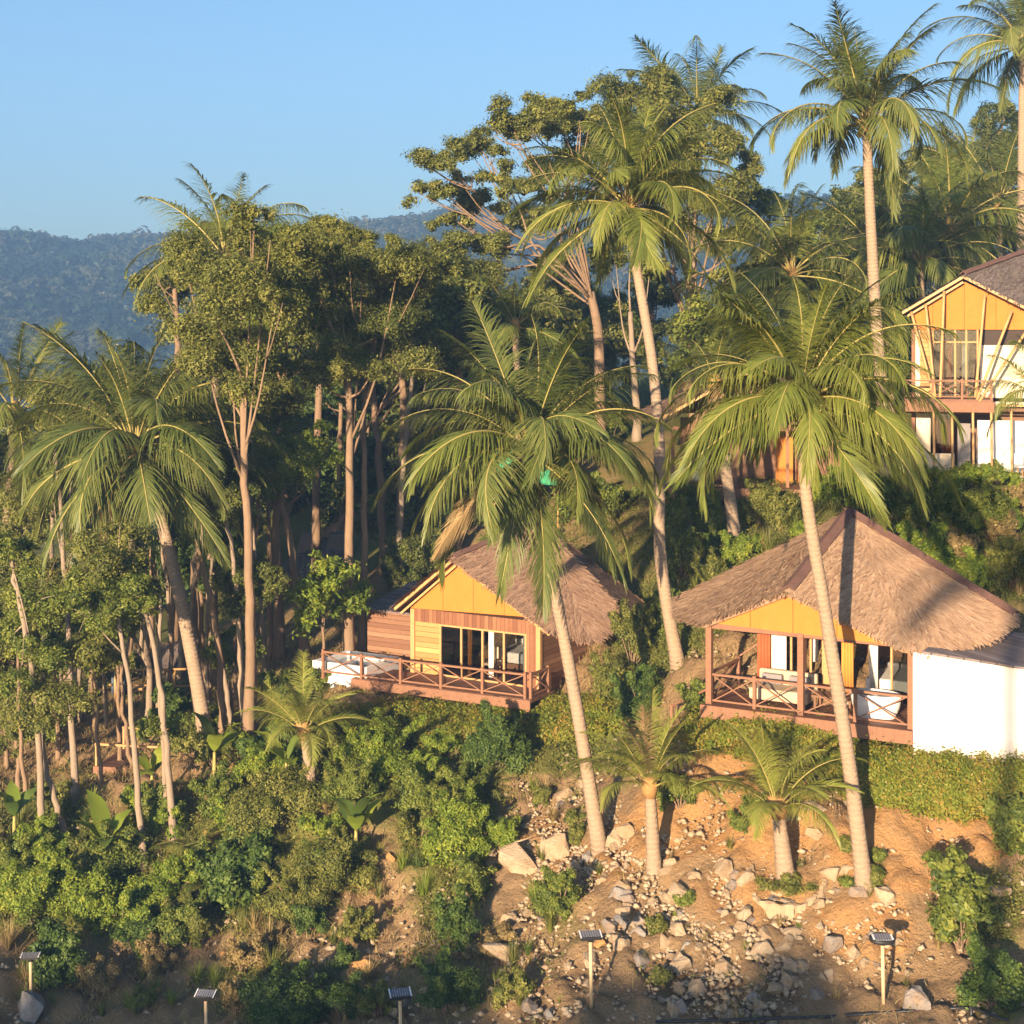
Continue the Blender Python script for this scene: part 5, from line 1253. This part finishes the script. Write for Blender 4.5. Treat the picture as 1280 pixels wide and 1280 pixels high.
for i, (x, y, w, mt, h, sx, lab) in enumerate([
    (1150,1262,64,'rock_grey',1.05,1.15,'big grey boulder beside the lamp with the oval panel'),(985,1232,30,'rock',.95,1,'tan pointed rock in the shade at the lower middle'),(880,1238,28,'rock',1,1,'upright pale rock at the left of the shaded rubble'),
    (940,1250,24,'rock_grey',.8,1,'grey rock left of the tan pointed rock'),(1020,1248,30,'rock_grey',.8,1,'rounded grey rock right of the tan pointed rock'),(655,1085,70,'rock',.9,1.2,'large pale outcrop left of the cabin palm foot'),
    (610,1075,44,'rock',.8,1,'pale outcrop block at the left end of the outcrop'),(695,1065,50,'rock',.8,1.1,'pale outcrop block nearest the cabin palm foot'),(515,1055,40,'rock',.8,1,'pale boulder on the mid slope under the shrubs'),(488,1078,30,'rock_orange',.9,1,'orange boulder left of the pale mid-slope boulder'),
    (632,1195,62,'rock',.5,1.3,'long slanted slab rock in the shaded lower slope'),(455,1215,44,'rock_orange',.7,1.1,'boulder in the sunlit patch of the lower slope'),(425,1222,26,'rock',.7,1,'rock left of the boulder in the sunlit patch'),(265,1052,28,'rock_orange',1,1,'orange boulder by the broad-leaved plants'),
    (38,1268,50,'rock_grey',.9,1,'grey boulder behind the leftmost lamp'),(172,1052,26,'rock',.7,1,'pale boulder at the feet of the bare stems'),(120,1230,20,'rock',.7,1,'small rock on the dry lower left slope'),(705,1000,34,'rock',.8,1,'block rock on the slope below the cabin hedge'),
    (728,985,26,'rock',.8,1,'upper block rock under the cabin hedge'),(682,990,26,'rock',.7,1,'left block rock under the cabin hedge'),(1015,1012,44,'rock',.55,1.3,'flat yellow rock ledge behind the leaning palm trunk'),(1020,1045,30,'rock',.6,1.1,'rock ledge below the flat yellow one'),
    (1205,1120,46,'rock',.6,1.3,'yellow rock slab right of the large-leaved shrub'),(1250,1115,36,'rock',.6,1.2,'yellow rock slab at the right border'),(850,1125,50,'rock',.45,1.3,'pale flat rock under the left young palm'),(800,1160,32,'rock',.8,1,'pale rock left of the rubble, upper'),
    (770,1180,30,'rock',.8,1,'pale rock right behind the middle lamp panel'),(800,1205,36,'rock_grey',.8,1,'grey rock beside the middle lamp pole'),(270,1110,22,'rock',.8,1,'tan rock between lime and deep green shrubs'),(435,1092,24,'rock',.8,1,'rock at the stem of the lower banana plant'),
    (505,1255,22,'rock_grey',.8,1,'grey rock in the dark lower slope'),(660,1262,34,'rock_grey',.8,1,'grey angular rock at the lower edge left of the middle lamp'),(690,1268,28,'rock_grey',.8,1,'second grey rock at the lower edge left of the middle lamp'),(590,1185,22,'rock',.8,1,'pale rock left of the slanted slab'),
    (560,1190,20,'rock',1,1,'upright pale rock two left of the slanted slab')]):
    rock(x, y, w, mt, lab, None, i, h, sx)
r = np.random.default_rng(21); cnt = 0
while cnt < 190:
    x = r.normal(890, 150); y = r.normal(1135, 75)
    if not (610 < x < 1120 and 970 < y < 1272): continue
    if y < 1085 and 790 < x < 990: continue
    w = 11 + 30*r.random()**2.2
    rock(x, y, w, 'rock' if r.random() < .8 else 'rock_grey', 'angular pale stone of the rubble slope below the young palms', 'stones of the rubble slope', 100+cnt, .7); cnt += 1
for i in range(36):
    x = r.uniform(100, 760); y = r.uniform(1100, 1270)
    if x > 560: y = r.uniform(960, 1270)
    rock(x, y, 7 + 18*r.random()**2, ['rock','rock_grey','rock_orange'][i % 3], 'scattered stone on the slope below the cabin', 'scattered slope stones', 400+i, .7)
for i in range(18):
    x = 1090 + 190*r.random(); y = r.uniform(1000, 1270)
    rock(x, y, 5 + 12*r.random()**2, 'rock_orange' if i % 2 else 'rock', 'scattered stone on the dirt bank below the white block', 'scattered bank stones', 500+i, .7)
def gravel():
    r = np.random.default_rng(4); n = 90000
    x = r.uniform(-14, 14, n); y = r.uniform(34, 50, n); z = height(x, y); px, py = proj(np.stack([x, y, z], -1))
    d_ = masks(x, y, z)[1]
    w = np.exp(-(((px-930)/120)**2 + ((py-1165)/65)**2)**1.3)*.95 + .12*d_ + np.exp(-(((px-720)/130)**2 + ((py-1080)/90)**2))*.4 + .05 + np.exp(-(((px-950)/300)**2 + ((py-1268)/22)**2))*.25
    k = r.random(n) < w; x, y, z = x[k], y[k], z[k]; n = len(x)
    oc = np.array([(1,0,0),(-1,0,0),(0,1,0),(0,-1,0),(0,0,1),(0,0,-1)], float)
    V = oc[None]*r.uniform(.5, 1.1, (n, 6, 1)) + r.normal(0, .15, (n, 6, 3)); s = (.025 + .13*r.random(n)**2.3)[:, None, None]
    V = V*s*[1, 1, .7] + np.stack([x, y, z + .01], -1)[:, None]
    tri = np.array([(0,2,4),(2,1,4),(1,3,4),(3,0,4),(2,0,5),(1,2,5),(3,1,5),(0,3,5)])
    Fq = (np.arange(n)[:, None, None]*6 + tri[None]).reshape(-1, 3)
    tag(link('gravel', raw_mesh('gravel', V.reshape(-1, 3), Fq, 3, None, ['rock'])), 'loose rubble and gravel spilling over the dirt bank', 'gravel', kind='stuff')
gravel()
def cover():
    r = np.random.default_rng(6); n = 560000
    x = r.uniform(-22, 27, n); y = r.uniform(30, 66, n); z = height(x, y); g, d = masks(x, y, z)
    nz = fbm(x*.9, y*.9, 3); p = np.clip(g*1.1 + nz*.9 - .38, 0, 1)
    k = r.random(n) < p*.55; X = np.stack([x, y, z], -1)[k]; m = len(X); q = 4
    C = np.repeat(X, q, 0) + r.normal(0, .07, (m*q, 3)) + [0, 0, .06]; C[:, 2] += np.abs(r.normal(0, .07, m*q))
    t = np.clip(.5 + .5*fbm(C[:, 0]*.5, C[:, 1]*.5, 3) + r.normal(0, .18, m*q), 0, 1)
    V, Fq, T = leaf_quads(C, r.normal(0, .7, (m*q, 3)) + [0, -.3, .9], np.full(m*q, .085), t, .5, r)
    tag(link('ground_cover', raw_mesh('ground_cover', V, Fq, 4, T, ['leaf_olive'])), 'green creeping weeds covering the slope', 'weeds', kind='stuff')
    # dry grass blades
    n = 380000; x = r.uniform(-22, 27, n); y = r.uniform(30, 64, n); z = height(x, y); g, d = masks(x, y, z)
    px, py = proj(np.stack([x, y, z], -1)); low = np.exp(-(((px-330)/330)**2 + ((py-1190)/75)**2))
    p = np.clip(.10 + .5*low + .45*(y > 47) - d*.3 + fbm(x*.7 + 9, y*.7, 3)*.6, 0, 1)
    k = r.random(n) < p*.45; B = np.stack([x, y, z], -1)[k]; m = len(B)
    a = r.uniform(0, 6.28, m); l = r.uniform(.12, .4, m); ln = r.uniform(.1, .7, m)
    dr = np.stack([np.cos(a)*ln, np.sin(a)*ln, np.ones(m)], -1); dr /= np.linalg.norm(dr, axis=1)[:, None]
    s = np.cross(dr, np.stack([np.sin(a*1.7), np.cos(a*1.7), np.zeros(m)], -1)); s /= np.linalg.norm(s, axis=1)[:, None]; s *= .009
    mid = B + dr*l[:, None]*.55; tip = B + dr*l[:, None] + np.stack([np.cos(a), np.sin(a), -np.ones(m)*.4], -1)*l[:, None]*.22
    V = np.stack([B-s, B+s, mid+s*.9, mid-s*.9, tip-s*.2, tip+s*.2], 1).reshape(-1, 3); o = np.arange(m)[:, None]*6
    Fq = np.concatenate([o + [0, 1, 2, 3], o + [3, 2, 5, 4]], 1).reshape(-1, 4)
    gg = g[k]; T = np.repeat(np.clip(r.normal(.5, .22, m), 0, 1), 6)
    dry = gg < .45 + r.normal(0, .15, m)
    for nm, sel, mt, lab in (('dry_grass', dry, 'leaf_dry', 'dry brown grass on the slope'), ('green_grass', ~dry, 'leaf_olive', 'green grass on the slope')):
        ii = np.nonzero(sel)[0]; vi = (ii[:, None]*6 + np.arange(6)).ravel(); o2 = np.arange(len(ii))[:, None]*6
        F2 = np.concatenate([o2 + [0, 1, 2, 3], o2 + [3, 2, 5, 4]], 1).reshape(-1, 4)
        tag(link(nm, raw_mesh(nm, V[vi], F2, 4, T[vi], [mt])), lab, 'grass', kind='stuff')
cover()
# curved stone ring round the young palm
def ring_wall():
    c = G(985, 1108); t = thing('stone_planter', 'curved pale stone kerb around the young palm', 'planter', c); m = MB(); k = 26; R0 = .88; vs = []
    for i in range(k+1):
        a = R(195 + 150*i/k); rr = R0*(1 + .03*math.sin(i*2.1)); x, y = math.cos(a)*rr, math.sin(a)*rr*.8
        z = height(np.array([c[0]+x]), np.array([c[1]+y]))[0] - c[2]
        for q, hz in ((1.12, -.2), (1.1, .16 + .02*math.sin(i*1.7)), (.97, .17 + .02*math.cos(i)), (.95, -.2)): vs.append((x*q, y*q, max(z, -.35) + hz))
    m.add(vs, [(i*4+j, i*4+j+1, i*4+5+j, i*4+4+j) for i in range(k) for j in range(3)] + [(0,1,2,3), tuple(k*4+j for j in (3,2,1,0))]); m.build('kerb', 'rock', t)
    r = np.random.default_rng(2); cl = [((math.cos(a)*.6, math.sin(a)*.5, .1), (.22, .2, .1)) for a in np.linspace(3.3, 6.1, 9)]
    link('planting', crown_mesh(cl, .1, 'leaf_olive', 1.6, .25, r), t)
ring_wall()

# ------------------------------------------------------------------ solar lamps, rail
def lamp(label, px, py, hgt, oval, tilt, w, yaw=0.):
    x = (px-640)/F*_ds; z = CZ - (py-HZ)/F*_ds; i = np.nonzero(z - height(x, _ds) <= hgt)[0][0]; d = _ds[i]
    b = on_ground((px-640)/F*d, d); h = z[i] - b[2]
    t = thing('solar_lamp', label, 'lamp', b, 0, 'solar lamps along the lower edge')
    m = MB(); m.tube([(0.03, 0, -.2), (0, 0, h-.06)], .042, 10); m.build('pole', 'lamp_pole', t)
    hd = bpy.data.objects.new('lamp_head', None)
    m = MB(); k = 28
    if oval:
        pr = [(1., -.05), (1.04, 0), (1., .035)]; vs = [(math.cos(6.283*j/k)*w*q, math.sin(6.283*j/k)*w*.72*q, zz) for q, zz in pr for j in range(k)]
        m.add(vs, [(i_*k+j, i_*k+(j+1) % k, (i_+1)*k+(j+1) % k, (i_+1)*k+j) for i_ in (0, 1) for j in range(k)] + [tuple(range(k-1, -1, -1)), tuple(2*k+j for j in range(k))])
    else: m.box(-w, w, -w*.62, w*.62, -.04, .03)
    head = m.build('lamp_head', 'black_metal', t, .008); head.location = (0, 0, h); head.rotation_euler = (tilt, 0, yaw)
    m = MB(); a, b_ = (.62, .5) if oval else (.93, .56)
    m.box(-w*a, w*a, -w*b_*.95, w*b_*.95, .036, .042); m.build('solar_panel', 'solar', head)
    m = MB()
    if oval:
        for sx in (-1, 1): obox(head, 'trim', 'paint_white', sx*w*.72-.02, sx*w*.72+.02, -w*.36, w*.36, .036, .046)
    else:
        for sx in (-1, 1): obox(head, 'trim', 'paint_white', sx*w*.965-.012, sx*w*.965+.012, -w*.6, w*.6, .031, .046)
    m = MB(); m.tube([(0, 0, h-.14), (0, 0, h-.03)], .07, 10); m.build('collar', 'black_metal', t)
lamp('solar lamp with oval panel on a pale pole in front of the leaning palm', 1103, 1173, 1.62, True, R(10), .29)
lamp('solar lamp on a pale pole left of the rubble slope', 738, 1169, 1.7, False, R(12), .25, R(8))
lamp('solar lamp in the middle of the lower edge with its panel tilted left', 500, 1242, 1.5, False, R(20), .25, R(14))
lamp('solar lamp at the lower edge below the broad-leaved plants', 257, 1243, 1.5, False, R(16), .24, R(-8))
lamp('leftmost solar lamp in front of the grey boulder', 38, 1195, 1.5, False, R(4), .24, R(5))
def rail():
    a = G(840, 1283); pts = [G(x, y) + [0, 0, .12] for x, y in ((820,1284),(930,1281),(1040,1277),(1130,1271),(1214,1266))]
    t = thing('handrail', 'black pipe rail with an end post at the lower right edge', 'railing', a); m = MB(); m.tube(spline([p - a for p in pts], 16), .035, 8); m.build('pipe', 'black_metal', t)
    e = pts[-1] - a; m = MB(); m.tube([e + [0, 0, -.6], e + [0, 0, .06]], .05, 8); m.build('post', 'black_metal', t)
    e2 = G(1300, 1290) - a + [0, 0, .1]; m = MB(); m.tube(spline([e, (e+e2)/2 + [0, 0, -.05], e2], 8), .03, 8); m.build('pipe', 'black_metal', t)
    c = [G(x, y) + [0, 0, .03] for x, y in ((1209,1264),(1209,1250),(1213,1238),(1219,1226))]; o = MB(); o.tube(spline([p - c[0] for p in c], 10), .03, 6); ob = o.build('hose', 'rubber'); ob.location = tuple(c[0]); tag(ob, 'black hose climbing the bank from the rail post', 'hose')
    for i in range(20):
        x = 900 + 310*i/20 + r.uniform(-5, 5); rock(x, 1272 - 12*(x-900)/310, r.uniform(8, 15), 'rock', 'pale edging stone lined up behind the black rail', 'edging stones behind the rail', 700+i, .7)
rail()

# ------------------------------------------------------------------ trees behind the viewpoint whose shade falls on the foot of the slope
SUN_EL, SUN_AZ = 12., 21.     # degrees; azimuth: rays travel towards +Y, drifting to +X
def back_tree(x, y, top, w, i):
    b = on_ground(x, y); r = np.random.default_rng(i + 70); t = thing('shade_tree', 'tall tree standing behind the viewpoint', 'tree', b, 0, 'trees behind the viewpoint'); h = top - b[2]
    m = MB(); m.tube(spline([(0, 0, -.3), (r.normal(0, .3), 0, h*.4), (r.normal(0, .4), 0, h*.75)], 10), np.linspace(.3, .15, 10), 8); m.build('trunk', 'bark', t)
    cl = [((r.normal(0, w*.35), r.normal(0, w*.35), h - r.uniform(.8, 5.5)), (w*r.uniform(.3, .5), w*r.uniform(.3, .5), r.uniform(1., 1.7))) for _ in range(11)]
    link('crown', crown_mesh(cl, .5, 'leaf_mid', 1.8, .55, r), t)
def shade_row():
    r = np.random.default_rng(12); ta = math.tan(R(SUN_AZ)); te = math.tan(R(SUN_EL))
    for i, (px, py) in enumerate([(-60,1180),(40,1205),(150,1225),(250,1190),(340,1175),(440,1215),(530,1190),(600,1190),(700,1215),(790,1222),(880,1232),(980,1240),(1080,1245),(1180,1235),(1270,1225)]):
        g = G(px, py); y = -26 - 5*(i % 3); t = (g[1]-y); x = g[0] - t*ta
        back_tree(x, y, g[2] + t/math.cos(R(SUN_AZ))*te + (-.1 if px > 560 else -.5), r.uniform(3.0, 4.2), i)
shade_row()
def shadow_palm():
    w = P(1264, 830, 41.4); t = 58; ta = math.tan(R(SUN_AZ)); x = w[0] - t*ta; y = w[1] - t; b = on_ground(x, y)
    root = thing('palm_tree', 'tall palm standing behind the viewpoint', 'palm tree', b); top = np.array([0., 0, 25. - b[2]]); m = MB()
    m.tube(spline([(-.5, 0, -.3), (-.1, 0, top[2]*.5), top], 16), np.linspace(.24, .17, 16), 10); m.build('trunk', 'palm_bark', root)
    for i in range(18):
        f = link('frond', frond_lib(int(1 + 6*i/18), i % 3, 'palm_green', False), root); f.location = tuple(top); f.rotation_euler = (0, 0, R(137.5*i)); f.scale = (4.4,)*3
shadow_palm()

# ------------------------------------------------------------------ air, sky, sun
hz = MB(); hz.box(-460, 460, -60, 1290, -45, 165); o = hz.build('haze', 'white_wall'); tag(o, kind='stuff')
hm = bpy.data.materials.new('haze'); hm.use_nodes = True; nt = hm.node_tree; nt.nodes.clear()
ho = nt.nodes.new('ShaderNodeOutputMaterial'); pv = nt.nodes.new('ShaderNodeVolumePrincipled')
pv.inputs['Color'].default_value = (.28, .54, 1, 1); pv.inputs['Density'].default_value = .00065; pv.inputs['Anisotropy'].default_value = .0
nt.links.new(pv.outputs[0], ho.inputs['Volume']); o.data.materials.clear(); o.data.materials.append(hm)
world = bpy.data.worlds.new('World'); scene.world = world; world.use_nodes = True; wt = world.node_tree; wt.nodes.clear()
wo = wt.nodes.new('ShaderNodeOutputWorld'); bg = wt.nodes.new('ShaderNodeBackground'); sk = wt.nodes.new('ShaderNodeTexSky')
sk.sky_type = 'NISHITA'; sk.sun_disc = False; sk.sun_elevation = R(SUN_EL); sk.sun_rotation = R(180 + SUN_AZ); sk.air_density = 1.; sk.dust_density = 1.3; sk.ozone_density = 4
bg.inputs[1].default_value = .056; wt.links.new(sk.outputs[0], bg.inputs[0]); wt.links.new(bg.outputs[0], wo.inputs[0])
sd = bpy.data.lights.new('sun', 'SUN'); sd.energy = 3.5; sd.angle = R(.5); sd.color = (1, .755, .5); so = bpy.data.objects.new('sun', sd); COL.objects.link(so)
dv = Vector((math.sin(R(SUN_AZ))*math.cos(R(SUN_EL)), math.cos(R(SUN_AZ))*math.cos(R(SUN_EL)), -math.sin(R(SUN_EL)))); so.rotation_euler = dv.to_track_quat('-Z', 'Y').to_euler()
vs = scene.view_settings; vs.view_transform = 'Standard'; vs.look = 'None'; vs.exposure = 1.95; vs.gamma = 1
scene.display_settings.display_device = 'sRGB'
cy = scene.cycles; cy.max_bounces = 6; cy.diffuse_bounces = 3; cy.glossy_bounces = 2; cy.transmission_bounces = 4; cy.transparent_max_bounces = 8; cy.volume_bounces = 0
cy.use_denoising = True; cy.sample_clamp_indirect = 6; cy.caustics_reflective = False; cy.caustics_refractive = False; cy.use_adaptive_sampling = True; cy.adaptive_threshold = .02
